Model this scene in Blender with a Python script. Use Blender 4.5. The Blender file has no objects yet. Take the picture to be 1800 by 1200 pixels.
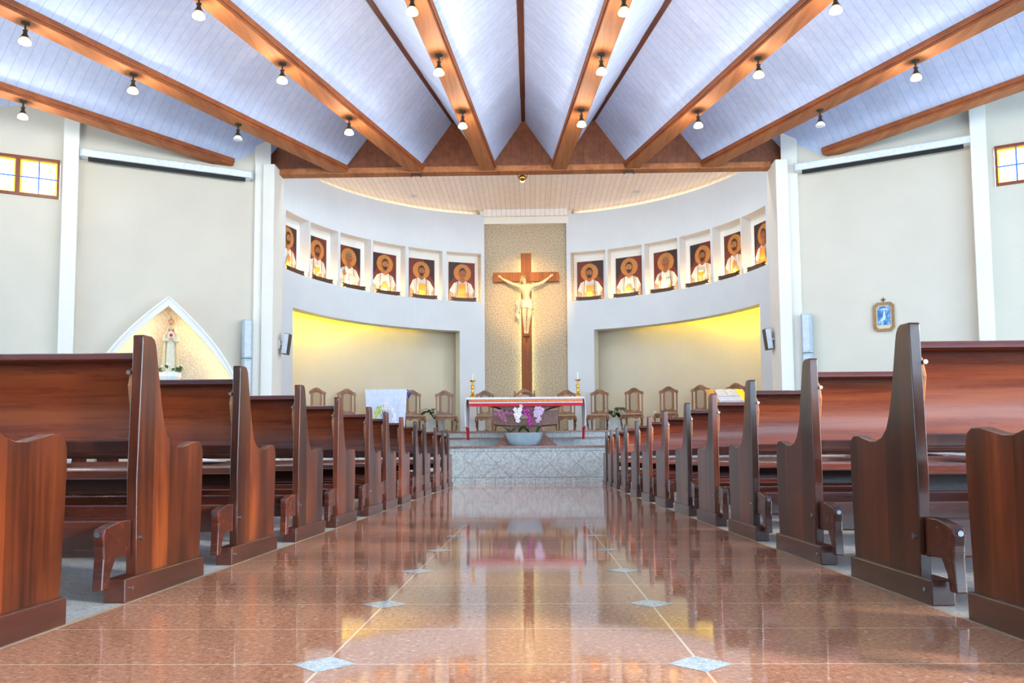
import bpy, bmesh, math, random
from math import sin, cos, pi, radians, sqrt, hypot, tan
from mathutils import Vector, Matrix
random.seed(7)
SC = bpy.context.scene
COL = SC.collection

# ------------------------------------------------------------------ camera
cd = bpy.data.cameras.new('camera'); cam = bpy.data.objects.new('camera', cd); COL.objects.link(cam)
cd.sensor_fit = 'HORIZONTAL'; cd.sensor_width = 36.0; cd.lens = 1460.0/1800.0*36.0
cd.shift_y = 0.0575; cd.clip_start = 0.05; cd.clip_end = 300
cam.matrix_world = (Matrix.Translation((0.05, 0, 0.46)) @ Matrix.Rotation(radians(1.334), 4, 'Z')
                    @ Matrix.Rotation(radians(94.0), 4, 'X') @ Matrix.Rotation(radians(-0.4), 4, 'Z'))
SC.camera = cam

# ------------------------------------------------------------------ world and exposure
W = bpy.data.worlds.new('daylight'); SC.world = W; W.use_nodes = True
bg = W.node_tree.nodes['Background']; bg.inputs[0].default_value = (0.58, 0.80, 1.0, 1); bg.inputs[1].default_value = 8.0
sun_d = bpy.data.lights.new('low_sun', 'SUN'); sun_d.energy = 8.0; sun_d.angle = radians(9); sun_d.color = (.93, .97, 1)
sun = bpy.data.objects.new('low_sun', sun_d); COL.objects.link(sun); sun.rotation_euler = Vector((-1, .45, -.32)).to_track_quat('-Z', 'Y').to_euler()
SC.view_settings.view_transform = 'Standard'; SC.view_settings.look = 'None'
SC.view_settings.gamma = 1.0; SC.view_settings.exposure = 0.36
SC.view_settings.use_curve_mapping = False

# ------------------------------------------------------------------ mesh helper
class MB:
    def __init__(s): s.v = []; s.f = []; s.m = []; s.s = []; s.uv = None
    def add(s, vs, fs, m=0, smooth=False):
        o = len(s.v); s.v += [tuple(p) for p in vs]
        for f in fs: s.f.append([i+o for i in f]); s.m.append(m); s.s.append(smooth)
        return s
    def box(s, x0, x1, y0, y1, z0, z1, m=0):
        v = [(x, y, z) for z in (z0, z1) for y in (y0, y1) for x in (x0, x1)]
        return s.add(v, [(0,2,3,1),(4,5,7,6),(0,1,5,4),(2,6,7,3),(0,4,6,2),(1,3,7,5)], m)
    def prism(s, poly, a0, a1, axis='x', m=0, smooth=False):
        def P(a, p):
            return (a, p[0], p[1]) if axis == 'x' else (p[0], a, p[1]) if axis == 'y' else (p[0], p[1], a)
        n = len(poly)
        s.add([P(a0, p) for p in poly]+[P(a1, p) for p in poly],
              [tuple(range(n))[::-1], tuple(range(n, 2*n))], m)
        return s.add([P(a0, p) for p in poly]+[P(a1, p) for p in poly],
              [(i, (i+1) % n, n+(i+1) % n, n+i) for i in range(n)], m, smooth)
    def rings(s, rs, m=0, smooth=True, cap=True, close=True):
        n = len(rs[0]); v = [p for r in rs for p in r]; f = []
        for k in range(len(rs)-1):
            for i in range(n if close else n-1):
                j = (i+1) % n
                f.append((k*n+i, k*n+j, (k+1)*n+j, (k+1)*n+i))
        if cap and close:
            f.append(tuple(range(n))[::-1]); f.append(tuple(range((len(rs)-1)*n, len(rs)*n)))
        return s.add(v, f, m, smooth)
    def lathe(s, prof, n=20, c=(0, 0, 0), m=0, sx=1, sy=1):
        return s.rings([[(c[0]+sx*r*cos(2*pi*i/n), c[1]+sy*r*sin(2*pi*i/n), c[2]+z) for i in range(n)] for r, z in prof], m)
    def tube(s, path, rad, n=8, m=0, flat=1.0):
        P = [Vector(p) for p in path]; R = rad if isinstance(rad, (list, tuple)) else [rad]*len(P)
        rs = []
        for i, p in enumerate(P):
            t = (P[min(i+1, len(P)-1)]-P[max(i-1, 0)]).normalized()
            a = t.cross(Vector((0, 0, 1)))
            if a.length < 0.05: a = t.cross(Vector((0, 1, 0)))
            a.normalize(); b = a.cross(t)
            rs.append([tuple(p+a*R[i]*cos(2*pi*k/n)+b*R[i]*flat*sin(2*pi*k/n)) for k in range(n)])
        return s.rings(rs, m)
    def ell(s, c, r, m=0, nu=14, nv=9, rot=None):
        rs = []
        for j in range(nv+1):
            th = pi*min(max(j/nv, 0.01), 0.99)
            ring = []
            for i in range(nu):
                p = Vector((r[0]*sin(th)*cos(2*pi*i/nu), r[1]*sin(th)*sin(2*pi*i/nu), -r[2]*cos(th)))
                if rot: p = rot @ p
                ring.append(tuple(p+Vector(c)))
            rs.append(ring)
        return s.rings(rs, m)
    def arc(s, c, r0, r1, a0, a1, z0, z1, n=None, m=0):
        n = n or max(1, int(abs(a1-a0)/2.0))
        rs = []
        for i in range(n+1):
            a = radians(a0+(a1-a0)*i/n)
            q = lambda r, z: (c[0]+r*sin(a), c[1]+r*cos(a), z)
            rs.append([q(r0, z0), q(r1, z0), q(r1, z1), q(r0, z1)])
        return s.rings(rs, m, smooth=False)
    def leaf(s, base, d, L, w, droop=0.3, m=0, fold=0.15):
        d = Vector(d).normalized(); b = Vector(base); side = d.cross(Vector((0, 0, 1)))
        if side.length < .05: side = Vector((1, 0, 0))
        side.normalize(); up = side.cross(d)
        K = 6; pts = []
        for k in range(K+1):
            t = k/K; c = b+d*L*t-Vector((0, 0, 1))*droop*L*t*t
            ww = w*0.5*sin(pi*min(t*0.93+0.05, 1))**0.8
            pts += [c-side*ww+up*fold*ww, c, c+side*ww+up*fold*ww]
        v = [tuple(p) for p in pts]+[tuple(p-up*0.003) for p in pts]
        o = len(pts); f = []
        for k in range(K):
            for j in (0, 1):
                a = k*3+j
                f.append((a, a+1, a+4, a+3)); f.append((o+a, o+a+3, o+a+4, o+a+1))
            f.append((k*3, k*3+3, o+k*3+3, o+k*3)); f.append((k*3+2, o+k*3+2, o+k*3+5, k*3+5))
        return s.add(v, f, m, True)
    def build(s, name, mats, parent=None, bevel=0, world=False, seg=2, merge=True):
        me = bpy.data.meshes.new(name)
        off = parent.location if (world and parent) else Vector((0, 0, 0))
        me.from_pydata([tuple(Vector(p)-off) for p in s.v], [], s.f)
        for mt in (mats if isinstance(mats, (list, tuple)) else [mats]): me.materials.append(mt)
        me.polygons.foreach_set('material_index', s.m); me.polygons.foreach_set('use_smooth', s.s)
        if s.uv:
            uvl = me.uv_layers.new(name='planks')
            for i, lp in enumerate(me.loops): uvl.data[i].uv = s.uv[lp.vertex_index]
        if merge:
            bm = bmesh.new(); bm.from_mesh(me)
            if not s.uv: bmesh.ops.remove_doubles(bm, verts=bm.verts, dist=1e-5)
            bmesh.ops.recalc_face_normals(bm, faces=bm.faces); bm.to_mesh(me); bm.free()
        if any(s.s):
            try: me.set_sharp_from_angle(angle=radians(50))
            except Exception: pass
        o = bpy.data.objects.new(name, me); COL.objects.link(o)
        if parent: o.parent = parent
        if bevel:
            b = o.modifiers.new('bevel', 'BEVEL'); b.width = bevel; b.segments = seg; b.limit_method = 'ANGLE'; b.angle_limit = radians(40)
        return o

def thing(name, label, cat, loc=(0, 0, 0), rz=0, group=None):
    o = bpy.data.objects.new(name, None); COL.objects.link(o); o.empty_display_size = .1
    o.location = loc; o.rotation_euler = (0, 0, rz); o['label'] = label; o['category'] = cat
    if group: o['group'] = group
    return o
def tag(o, label, cat, group=None):
    o['label'] = label; o['category'] = cat
    if group: o['group'] = group
    return o
def struct(mb, name, mats, label=None, **k):
    o = mb.build(name, mats, **k); o['kind'] = 'structure'
    if label: o['label'] = label
    return o
def dup(root, loc, rz=None, label=None):
    r = root.copy(); COL.objects.link(r); r.location = loc
    if rz is not None: r.rotation_euler = (0, 0, rz)
    if label: r['label'] = label
    for ch in list(root.children):
        c = ch.copy(); COL.objects.link(c); c.parent = r
        for g in list(ch.children):
            d = g.copy(); COL.objects.link(d); d.parent = c
    return r
def lamp(kind, name, loc, power, color, parent=None, radius=.05, **k):
    l = bpy.data.lights.new(name, kind); l.energy = power; l.color = color
    if kind != 'AREA': l.shadow_soft_size = radius
    for a, b in k.items(): setattr(l, a, b)
    o = bpy.data.objects.new(name, l); COL.objects.link(o); o.location = loc
    if parent: o.parent = parent
    return o
ORD = ['first', 'second', 'third', 'fourth', 'fifth', 'sixth', 'seventh', 'eighth', 'ninth', 'tenth', 'eleventh', 'twelfth', 'thirteenth']

# ------------------------------------------------------------------ materials
def srgb(r, g, b):
    f = lambda c: (c/255/12.92) if c <= 10 else ((c/255+.055)/1.055)**2.4
    return (f(r), f(g), f(b), 1)
class N:
    def __init__(s, name):
        s.mat = bpy.data.materials.new(name); s.mat.use_nodes = True
        s.t = s.mat.node_tree; s.b = s.t.nodes['Principled BSDF']
    def n(s, typ, ins=None, **k):
        x = s.t.nodes.new(typ)
        for a, b in k.items(): setattr(x, a, b)
        for a, b in (ins or {}).items():
            if isinstance(b, bpy.types.NodeSocket): s.t.links.new(b, x.inputs[a])
            else: x.inputs[a].default_value = b
        return x
    def link(s, a, i): s.t.links.new(a, s.b.inputs[i]) if isinstance(i, str) else s.t.links.new(a, i)
    def math(s, op, a, b=None, c=None):
        x = s.t.nodes.new('ShaderNodeMath'); x.operation = op
        for i, q in enumerate((a, b, c)):
            if q is None: continue
            if isinstance(q, bpy.types.NodeSocket): s.t.links.new(q, x.inputs[i])
            else: x.inputs[i].default_value = q
        return x.outputs[0]
    def mix(s, fac, a, b, blend='MIX'):
        x = s.t.nodes.new('ShaderNodeMix'); x.data_type = 'RGBA'; x.blend_type = blend
        for i, q in ((0, fac), (6, a), (7, b)):
            if isinstance(q, bpy.types.NodeSocket): s.t.links.new(q, x.inputs[i])
            else: x.inputs[i].default_value = q
        return x.outputs[2]
    def ramp(s, fac, stops):
        x = s.t.nodes.new('ShaderNodeValToRGB'); s.t.links.new(fac, x.inputs[0])
        e = x.color_ramp.elements
        while len(e) < len(stops): e.new(.5)
        for el, (p, c) in zip(e, stops): el.position = p; el.color = c
        return x.outputs[0]
    def coords(s, kind='Object', scale=(1, 1, 1)):
        tc = s.t.nodes.new('ShaderNodeTexCoord')
        return s.n('ShaderNodeMapping', {'Vector': tc.outputs[kind], 'Scale': scale}).outputs[0]
    def noise(s, vec, scale=5, detail=4, rough=.55):
        return s.n('ShaderNodeTexNoise', {'Vector': vec, 'Scale': scale, 'Detail': detail, 'Roughness': rough}).outputs[0]
    def bump(s, h, strength=.2, dist=.01):
        s.link(s.n('ShaderNodeBump', {'Height': h, 'Strength': strength, 'Distance': dist}).outputs[0], 'Normal')
    def set(s, **k):
        for a, b in k.items(): s.b.inputs[a.replace('_', ' ')].default_value = b
        return s

def M(name, col, rough=.5, metal=0, coat=0, emit=None, es=0, var=.06, scale=14):
    g = N(name); g.set(Roughness=rough, Metallic=metal, Coat_Weight=coat)
    n = g.noise(g.coords(), scale, 3)
    d = tuple(c*(1-var*2) for c in col[:3])+(1,)
    g.link(g.ramp(n, [(.35, d), (.65, col)]), 'Base Color')
    if emit: g.b.inputs['Emission Color'].default_value = emit; g.b.inputs['Emission Strength'].default_value = es
    return g.mat

def wood(name, dark, mid, light, axis='z', rough=.22, coat=.35, boards=None, fine=38, var=.35):
    g = N(name); sc = {'x': (.05, 1, 1), 'y': (1, .05, 1), 'z': (1, 1, .05)}[axis]
    oi = g.n('ShaderNodeObjectInfo')
    tc = g.n('ShaderNodeTexCoord')
    off = g.n('ShaderNodeVectorMath', {0: tc.outputs['Object'], 1: oi.outputs['Random']}, operation='ADD').outputs[0]
    v = g.n('ShaderNodeMapping', {'Vector': off, 'Scale': sc}).outputs[0]
    big = g.noise(v, 7, 5, .6); fin = g.noise(v, fine, 6, .65)
    fac = g.math('ADD', g.math('MULTIPLY', big, .6), g.math('MULTIPLY', fin, .4))
    c = g.ramp(fac, [(.34, dark), (.5, mid), (.68, light)])
    if boards:
        ax, wd = boards
        xyz = g.n('ShaderNodeSeparateXYZ', {0: off}).outputs['XYZ'.index(ax.upper())]
        idx = g.math('FLOOR', g.math('DIVIDE', xyz, wd))
        wn = g.n('ShaderNodeTexWhiteNoise', {'W': idx}, noise_dimensions='1D').outputs[0]
        mo = g.noise(g.coords('Object', (1, 1, .6)), 5.5, 3)
        c = g.mix(1.0, c, g.ramp(mo, [(.3, (.55, .5, .5, 1)), (.62, (1.15, 1.12, 1.1, 1))]), 'MULTIPLY')
        val = g.math('ADD', .45, g.math('MULTIPLY', g.math('MULTIPLY', wn, wn), 1.5))
        c = g.mix(1.0, c, g.n('ShaderNodeCombineColor', {0: val, 1: val, 2: val}).outputs[0], 'MULTIPLY')
    hv = g.n('ShaderNodeHueSaturation', {'Color': c, 'Value': g.math('ADD', 1-var/2, g.math('MULTIPLY', oi.outputs['Random'], var))})
    g.link(hv.outputs[0], 'Base Color')
    g.link(g.math('ADD', rough-.05, g.math('MULTIPLY', fin, .12)), 'Roughness')
    g.set(Coat_Weight=coat, Coat_Roughness=.12)
    g.bump(fin, .12, .004)
    return g.mat

def granite(name, stops, scale=90, rough=.35, joint=None, bump=0):
    g = N(name); v = g.coords()
    n1 = g.noise(v, scale, 3, .7); n2 = g.noise(v, scale*.23, 3, .6)
    f = g.math('ADD', g.math('MULTIPLY', n1, .7), g.math('MULTIPLY', n2, .3))
    c = g.ramp(f, stops)
    if joint: c = joint(g, c)
    g.link(c, 'Base Color'); g.set(Roughness=rough)
    if bump: g.bump(n1, bump, .006)
    return g.mat
def lines(g, x, period, w, phase=0.0):
    """1 on thin joint lines"""
    q = g.math('ADD', g.math('DIVIDE', x, period), phase)
    fr = g.math('ABSOLUTE', g.math('SUBTRACT', g.math('FRACT', q), .5))
    return g.math('LESS_THAN', fr, w/period/2)

# floors
def side_joint(g, c):
    xyz = g.n('ShaderNodeSeparateXYZ', {0: g.coords()}).outputs
    j = g.math('MAXIMUM', lines(g, xyz[0], .78, .006, .1), lines(g, xyz[1], .78, .006, .3))
    return g.mix(j, c, srgb(165, 165, 155))
m_floor_side = granite('grey_speckled_granite', [(.36, srgb(118, 116, 108)), (.48, srgb(182, 180, 170)), (.64, srgb(230, 228, 218))], 100, .28, side_joint)
def aisle_mat():
    g = N('polished_brown_granite'); v = g.coords()
    n = g.noise(v, 70, 4, .65); n2 = g.noise(v, 200, 2, .6)
    c = g.ramp(g.math('ADD', g.math('MULTIPLY', n, .6), g.math('MULTIPLY', n2, .4)),
               [(.36, srgb(146, 92, 64)), (.5, srgb(184, 126, 94)), (.66, srgb(210, 156, 122))])
    vo = g.n('ShaderNodeTexVoronoi', {'Vector': g.coords('Object', (1, 1, 1)), 'Scale': 42.0, 'Randomness': 1.0})
    keep = g.math('GREATER_THAN', g.n('ShaderNodeSeparateColor', {0: vo.outputs['Color']}).outputs[0], .6)
    sp = g.math('MULTIPLY', g.math('LESS_THAN', vo.outputs['Distance'], .24), keep)
    c = g.mix(g.math('MULTIPLY', sp, .55), c, srgb(226, 186, 150))
    xyz = g.n('ShaderNodeSeparateXYZ', {0: v}).outputs
    jy = lines(g, xyz[1], .3873, .005, .5-1.9/.3873)
    jx = g.math('LESS_THAN', g.math('ABSOLUTE', g.math('SUBTRACT', g.math('ABSOLUTE', xyz[0]), .422)), .003)
    c = g.mix(g.math('MAXIMUM', jy, jx), c, srgb(232, 200, 168))
    g.link(c, 'Base Color'); g.set(Roughness=.05, IOR=1.5)
    return g.mat
m_aisle = aisle_mat()
m_diamond = granite('pale_granite_inlay', [(.36, srgb(128, 134, 132)), (.5, srgb(190, 196, 192)), (.66, srgb(226, 230, 226))], 160, .05)
m_border = M('beige_joint_strip', srgb(196, 170, 140), .3)
def step_joint(g, c):
    xyz = g.n('ShaderNodeSeparateXYZ', {0: g.coords()}).outputs
    X, Z = xyz[0], xyz[2]
    mid = g.math('MULTIPLY', g.math('GREATER_THAN', Z, .1), g.math('LESS_THAN', Z, .6))
    d = g.math('MAXIMUM', lines(g, g.math('ADD', X, Z), .51, .008, .02), lines(g, g.math('SUBTRACT', X, Z), .51, .008, .43))
    hz = g.math('MAXIMUM', g.math('LESS_THAN', g.math('ABSOLUTE', g.math('SUBTRACT', Z, .6)), .004),
                g.math('LESS_THAN', g.math('ABSOLUTE', g.math('SUBTRACT', Z, .1)), .004))
    vt = g.math('MULTIPLY', lines(g, X, .385, .006, .2), g.math('SUBTRACT', 1.0, mid))
    j = g.math('MAXIMUM', g.math('MAXIMUM', g.math('MULTIPLY', d, mid), hz), vt)
    return g.mix(j, c, srgb(96, 92, 90))
m_platform = granite('grey_granite_cladding', [(.36, srgb(126, 132, 132)), (.5, srgb(190, 199, 198)), (.64, srgb(226, 232, 230))], 95, .45, step_joint)
m_nosing = granite('brown_granite_nosing', [(.36, srgb(92, 56, 46)), (.5, srgb(134, 88, 74)), (.66, srgb(165, 118, 100))], 80, .25)
m_altar = granite('rosy_brown_granite', [(.36, srgb(82, 54, 50)), (.5, srgb(126, 90, 82)), (.66, srgb(160, 122, 112))], 90, .5)
# walls
def plaster(name, col, bump=.15, rough=.8):
    g = N(name); v = g.coords(); n = g.noise(v, 1.1, 4); n2 = g.noise(v, 60, 3)
    d = tuple(c*.93 for c in col[:3])+(1,)
    g.link(g.ramp(n, [(.3, d), (.7, col)]), 'Base Color'); g.set(Roughness=rough); g.bump(n2, bump, .004)
    return g.mat
m_wall = plaster('cream_plaster', srgb(215, 206, 189))
m_pier = plaster('white_plaster', srgb(236, 232, 222))
m_apse = plaster('bluish_white_plaster', srgb(214, 220, 226))
m_niche = plaster('ochre_niche_plaster', srgb(212, 205, 186))
m_icon_niche = plaster('white_niche_paint', srgb(240, 236, 228))
def stucco(name, a, b, scale=28):
    g = N(name); v = g.coords(); n = g.noise(v, scale, 5, .75)
    g.link(g.ramp(n, [(.36, a), (.62, b)]), 'Base Color'); g.set(Roughness=.85); g.bump(n, .9, .03)
    return g.mat
m_stucco = stucco('coarse_beige_stucco', srgb(160, 138, 110), srgb(222, 204, 178))
m_shrine_back = stucco('pale_rough_stucco', srgb(206, 188, 158), srgb(238, 226, 204), 34)
def planks(name, a, b, axis, period, linec, rough=.45, w=.012, uv=False, coat=0, var=.12):
    g = N(name)
    if uv: src = g.n('ShaderNodeUVMap', uv_map='planks').outputs[0]
    else: src = g.coords()
    x = g.n('ShaderNodeSeparateXYZ', {0: src}).outputs['XYZ'.index(axis.upper())]
    ln = lines(g, x, period, w)
    wn = g.n('ShaderNodeTexWhiteNoise', {'W': g.math('FLOOR', g.math('ADD', g.math('DIVIDE', x, period), .5))}, noise_dimensions='1D').outputs[0]
    v = g.coords(); n = g.noise(v, 9, 5, .6)
    c = g.ramp(n, [(.35, a), (.65, b)])
    val = g.math('ADD', 1-var, g.math('MULTIPLY', wn, var))
    c = g.mix(1.0, c, g.n('ShaderNodeCombineColor', {0: val, 1: val, 2: val}).outputs[0], 'MULTIPLY')
    c = g.mix(g.math('MULTIPLY', ln, .75), c, linec)
    g.link(c, 'Base Color'); g.set(Roughness=rough, Coat_Weight=coat)
    g.bump(g.math('SUBTRACT', 1.0, ln), .5, .01)
    return g.mat
m_fold = planks('pale_blue_ceiling_planks', srgb(196, 211, 246), srgb(209, 222, 250), 'x', .165, srgb(160, 180, 222), .4, .01, uv=True, var=.05)
m_apse_ceil = planks('white_plank_ceiling', srgb(238, 230, 224), srgb(246, 240, 234), 'x', .13, srgb(160, 150, 142), .5, .008, var=.06)
m_fascia = planks('orange_brown_boarding', srgb(112, 58, 28), srgb(138, 76, 40), 'x', .2, srgb(84, 40, 20), .5, .008, coat=0)
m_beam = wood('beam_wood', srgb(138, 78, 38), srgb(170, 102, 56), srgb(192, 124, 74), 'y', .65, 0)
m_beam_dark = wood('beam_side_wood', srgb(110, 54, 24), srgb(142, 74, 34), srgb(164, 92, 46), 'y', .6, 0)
m_ridge = wood('ridge_wood', srgb(70, 32, 20), srgb(92, 44, 28), srgb(110, 56, 36), 'y', .4, .1)
# pews
m_pew_end = wood('pew_end_wood', srgb(50, 17, 5), srgb(84, 34, 10), srgb(116, 54, 16), 'z', .3, .2, boards=('y', .125), var=.6)
m_pew_back = wood('pew_back_wood', srgb(70, 22, 8), srgb(108, 42, 15), srgb(140, 66, 27), 'x', .27, .3, var=.4)
m_pew_dark = wood('pew_dark_wood', srgb(46, 16, 9), srgb(74, 29, 16), srgb(100, 44, 25), 'x', .25, .3)
m_pew_base = wood('pew_base_wood', srgb(40, 15, 9), srgb(62, 26, 16), srgb(84, 40, 25), 'y', .3, .3)
m_steel = M('steel', srgb(170, 174, 178), .25, 1)
m_brass = M('brass', srgb(212, 160, 70), .25, 1)
m_gold = M('gold', srgb(226, 170, 66), .22, 1, var=.1)
m_chair = wood('carved_oak', srgb(92, 58, 34), srgb(130, 86, 52), srgb(164, 116, 76), 'z', .45, .1)
m_chair_pad = M('beige_upholstery', srgb(172, 154, 132), .8, var=.05, scale=120)
m_cross = wood('cross_wood', srgb(96, 44, 8), srgb(136, 70, 14), srgb(160, 90, 24), 'z', .6, 0)
m_ivory = M('ivory_painted_wood', srgb(218, 198, 160), .55)
m_ivory_cloth = M('pale_painted_cloth', srgb(226, 216, 190), .6)
m_hair = M('painted_light_brown_hair', srgb(196, 160, 106), .5)
m_white = M('white_paint', srgb(238, 240, 244), .4)
m_cloth = M('white_cloth', srgb(232, 236, 246), .8)
m_lilac = M('pale_lilac_cloth', srgb(214, 222, 244), .75)
m_red = M('red_cloth', srgb(204, 22, 52), .7)
m_goldtrim = M('orange_gold_braid', srgb(222, 112, 74), .6, var=.2, scale=60)
m_black = M('black_plastic', srgb(22, 22, 24), .4)
m_dark = M('dark_metal', srgb(74, 68, 60), .4, .6)
m_grey = M('pale_blue_grey_casing', srgb(178, 194, 204), .4)
m_grille = M('pale_grey_grille', srgb(206, 216, 226), .5)
m_screen = M('white_enamel', srgb(232, 238, 244), .3)
m_stone_bowl = M('grey_blue_planter', srgb(150, 172, 182), .6, var=.08)
m_marble = M('pale_marble', srgb(196, 208, 214), .35, var=.12, scale=8)
m_leaf = M('dark_green_leaf', srgb(26, 74, 34), .4, var=.2)
m_leaf2 = M('fresh_green_leaf', srgb(44, 116, 40), .4, var=.2)
m_stem = M('green_stem', srgb(70, 84, 46), .6)
m_purple = M('magenta_petals', srgb(160, 26, 140), .6, var=.12)
m_spotted = M('spotted_pink_petals', srgb(190, 110, 160), .6, var=.35, scale=90)
m_whitepetal = M('white_petals', srgb(242, 238, 250), .6)
m_pinkpetal = M('pale_pink_petals', srgb(222, 196, 232), .6, var=.1, scale=60)
m_yellowcenter = M('yellow_flower_center', srgb(220, 180, 60), .6)
m_limepetal = M('lime_petals', srgb(196, 216, 90), .6, var=.1)
m_wax = M('white_wax', srgb(246, 242, 230), .5)
m_flame = M('wick', srgb(40, 36, 30), .8)
m_yellowwood = wood('yellow_lectern_wood', srgb(186, 122, 34), srgb(222, 160, 58), srgb(240, 190, 90), 'z', .35, .3)
m_paper = M('paper', srgb(238, 236, 226), .8)
m_plaque = wood('dark_plaque_wood', srgb(58, 38, 26), srgb(84, 58, 40), srgb(108, 78, 54), 'x', .5, .1)
m_soil = M('dark_soil', srgb(52, 38, 30), .9)
def glow(name, col, s):
    g = N(name); g.set(Roughness=.3); g.b.inputs['Base Color'].default_value = col
    g.b.inputs['Emission Color'].default_value = col; g.b.inputs['Emission Strength'].default_value = s
    return g.mat
m_bulb = glow('lit_bulb', (1, .76, .3, 1), 2.8)
m_strip_warm = glow('warm_light_strip', (1, .78, .56, 1), 5.5)
m_strip_shrine = glow('shrine_light_strip', (1, .76, .42, 1), 12)
m_strip_yellow = glow('yellow_light_strip', (1, .66, .012, 1), 44)
m_strip_cross = glow('pale_green_light_strip', (.86, 1, .55, 1), 8)
m_fill_tube = glow('cool_fill_tube', (.85, .94, 1, 1), 6)  # glow of the added apse fill lights
m_icon_bulb = glow('small_warm_bulb', (1, .62, .2, 1), 30)
m_glass_clear = glow('daylit_white_glass', (1, .98, .93, 1), 1.6)
m_glass_yellow = glow('daylit_yellow_glass', (1, .72, .05, 1), 1.2)
m_glass_blue = glow('daylit_blue_glass', (.03, .12, .6, 1), .8)
m_winframe = M('reddish_window_frame', srgb(134, 66, 40), .4)

# ================================================================== SETTING
# ---- floor: grey granite sides, polished brown aisle with pale diamonds
fl = MB()
fl.add([(-14, -9.5, 0), (-1.285, -9.5, 0), (-1.285, 15.9, 0), (-14, 15.9, 0)], [(0, 1, 2, 3)], 0)
fl.add([(1.285, -9.5, 0), (14, -9.5, 0), (14, 15.9, 0), (1.285, 15.9, 0)], [(0, 1, 2, 3)], 0)
fl.add([(-1.285, -9.5, 0), (-1.262, -9.5, 0), (-1.262, 15.9, 0), (-1.285, 15.9, 0)], [(0, 1, 2, 3)], 2)
fl.add([(1.262, -9.5, 0), (1.285, -9.5, 0), (1.285, 15.9, 0), (1.262, 15.9, 0)], [(0, 1, 2, 3)], 2)
fl.add([(-1.262, -9.5, 0), (1.262, -9.5, 0), (1.262, 15.9, 0), (-1.262, 15.9, 0)], [(0, 1, 2, 3)], 1)
for k in range(-12, 18):
    y = 1.9+.7746*k; d = .073
    for x in (-.422, .422):
        fl.add([(x-d, y, .0006), (x, y-d, .0006), (x+d, y, .0006), (x, y+d, .0006)], [(0, 1, 2, 3)], 3)
struct(fl, 'floor', [m_floor_side, m_aisle, m_border, m_diamond], merge=False)

# ---- raised sanctuary: platform, two steps
ZP1, ZP2, ZP3 = .70, .903, 1.054
p = MB()
p.box(-6.2, 6.1, 15.9, 24, 0, ZP1-.035, 0)
p.box(-6.2, 6.1, 15.87, 24, ZP1-.035, ZP1, 1)
p.box(-6.2, 6.1, 17.42, 24, ZP1, ZP2-.03, 0); p.box(-6.2, 6.1, 17.39, 24, ZP2-.03, ZP2, 1)
p.box(-6.2, 6.1, 18.03, 24, ZP2, ZP3-.03, 0); p.box(-6.2, 6.1, 18.0, 24, ZP3-.03, ZP3, 1)
struct(p, 'floor_platform', [m_platform, m_nosing])

# ---- curved apse wall with twelve picture niches and two wide recesses
AC = (-.03, 16.8); R0 = 5.42
ICL = [-18.25, -29.6, -40.7, -51.55, -62.5, -73.2]
ICR = [17.45, 28.3, 39.2, 50.05, 60.85, 71.3]
HW = 5.05
w = MB()
def side(ics, a_in, a_out, n_in, n_out):
    sg = 1 if a_out > 0 else -1
    w.arc(AC, R0, R0+.45, a_in, n_in, ZP3, 3.86)            # inner pier
    w.arc(AC, R0, R0+.45, n_out, a_out, 0, 3.86)            # outer pier
    w.arc(AC, R0, R0+.28, a_in, a_out, 3.86, 4.66)          # lintel band
    w.arc(AC, R0+.28, R0+.42, a_in, a_out, 4.3, 6.12, m=1)  # backs of the picture niches
    edges = [a_in]+[e for c in ics for e in (c-sg*HW, c+sg*HW)]+[a_out]
    for i in range(0, len(edges), 2):
        w.arc(AC, R0, R0+.28, edges[i], edges[i+1], 4.66, 5.98)
        w.arc(AC, R0+.004, R0+.281, edges[i]+sg*.01, edges[i+1]-sg*.01, 4.665, 5.975, m=1) if False else None
    w.arc(AC, R0, R0+.28, a_in, a_out, 5.98, 6.12)
    w.arc(AC, R0, R0+.12, a_in, a_out, 6.12, 7.05)
    w.arc(AC, R0+.28, R0+.75, n_in, n_out, 4.1, 4.16)       # recess ceiling
side(ICL, -12.3, -101, -19.5, -74.5)
side(ICR, 11.3, 101, 18.95, 72.7)
struct(w, 'wall_apse', [m_apse, m_icon_niche], bevel=.004, seg=1)
w = MB(); w.arc(AC, R0+.73, R0+.85, -101, 101, 0, 7.34, m=0)
struct(w, 'wall_recess', [m_niche])
w = MB(); w.box(-1.36, 1.24, 22.25, 22.4, ZP3, 7.34, 0)
struct(w, 'wall_centre', [m_stucco])
w = MB(); w.box(-1.3, 1.18, 22.1, 22.26, 6.8, 7.16, 0); struct(w, 'trim_1', [m_pier])
w = MB(); w.box(-1.19, 1.06, 21.98, 22.28, 6.985, 7.17, 0); struct(w, 'trim_0', [m_apse_ceil])
w = MB(); w.box(-6.4, 6.4, 15.7, 23.6, 7.16, 7.22, 0); struct(w, 'ceiling_apse', [m_apse_ceil])
for a0, a1, i in ((-63, -14.5, 0), (13.5, 63, 1)):
    q = MB(); q.arc(AC, R0+.3, R0+.36, a0, a1, 6.99, 7.02)
    o = q.build('cove_light_strip', m_strip_warm)
    tag(o, ('warm cove light strip behind the top of the curved wall, left half', 'warm cove light strip behind the top of the curved wall, right half')[i], 'light', 'cove lights')
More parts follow.
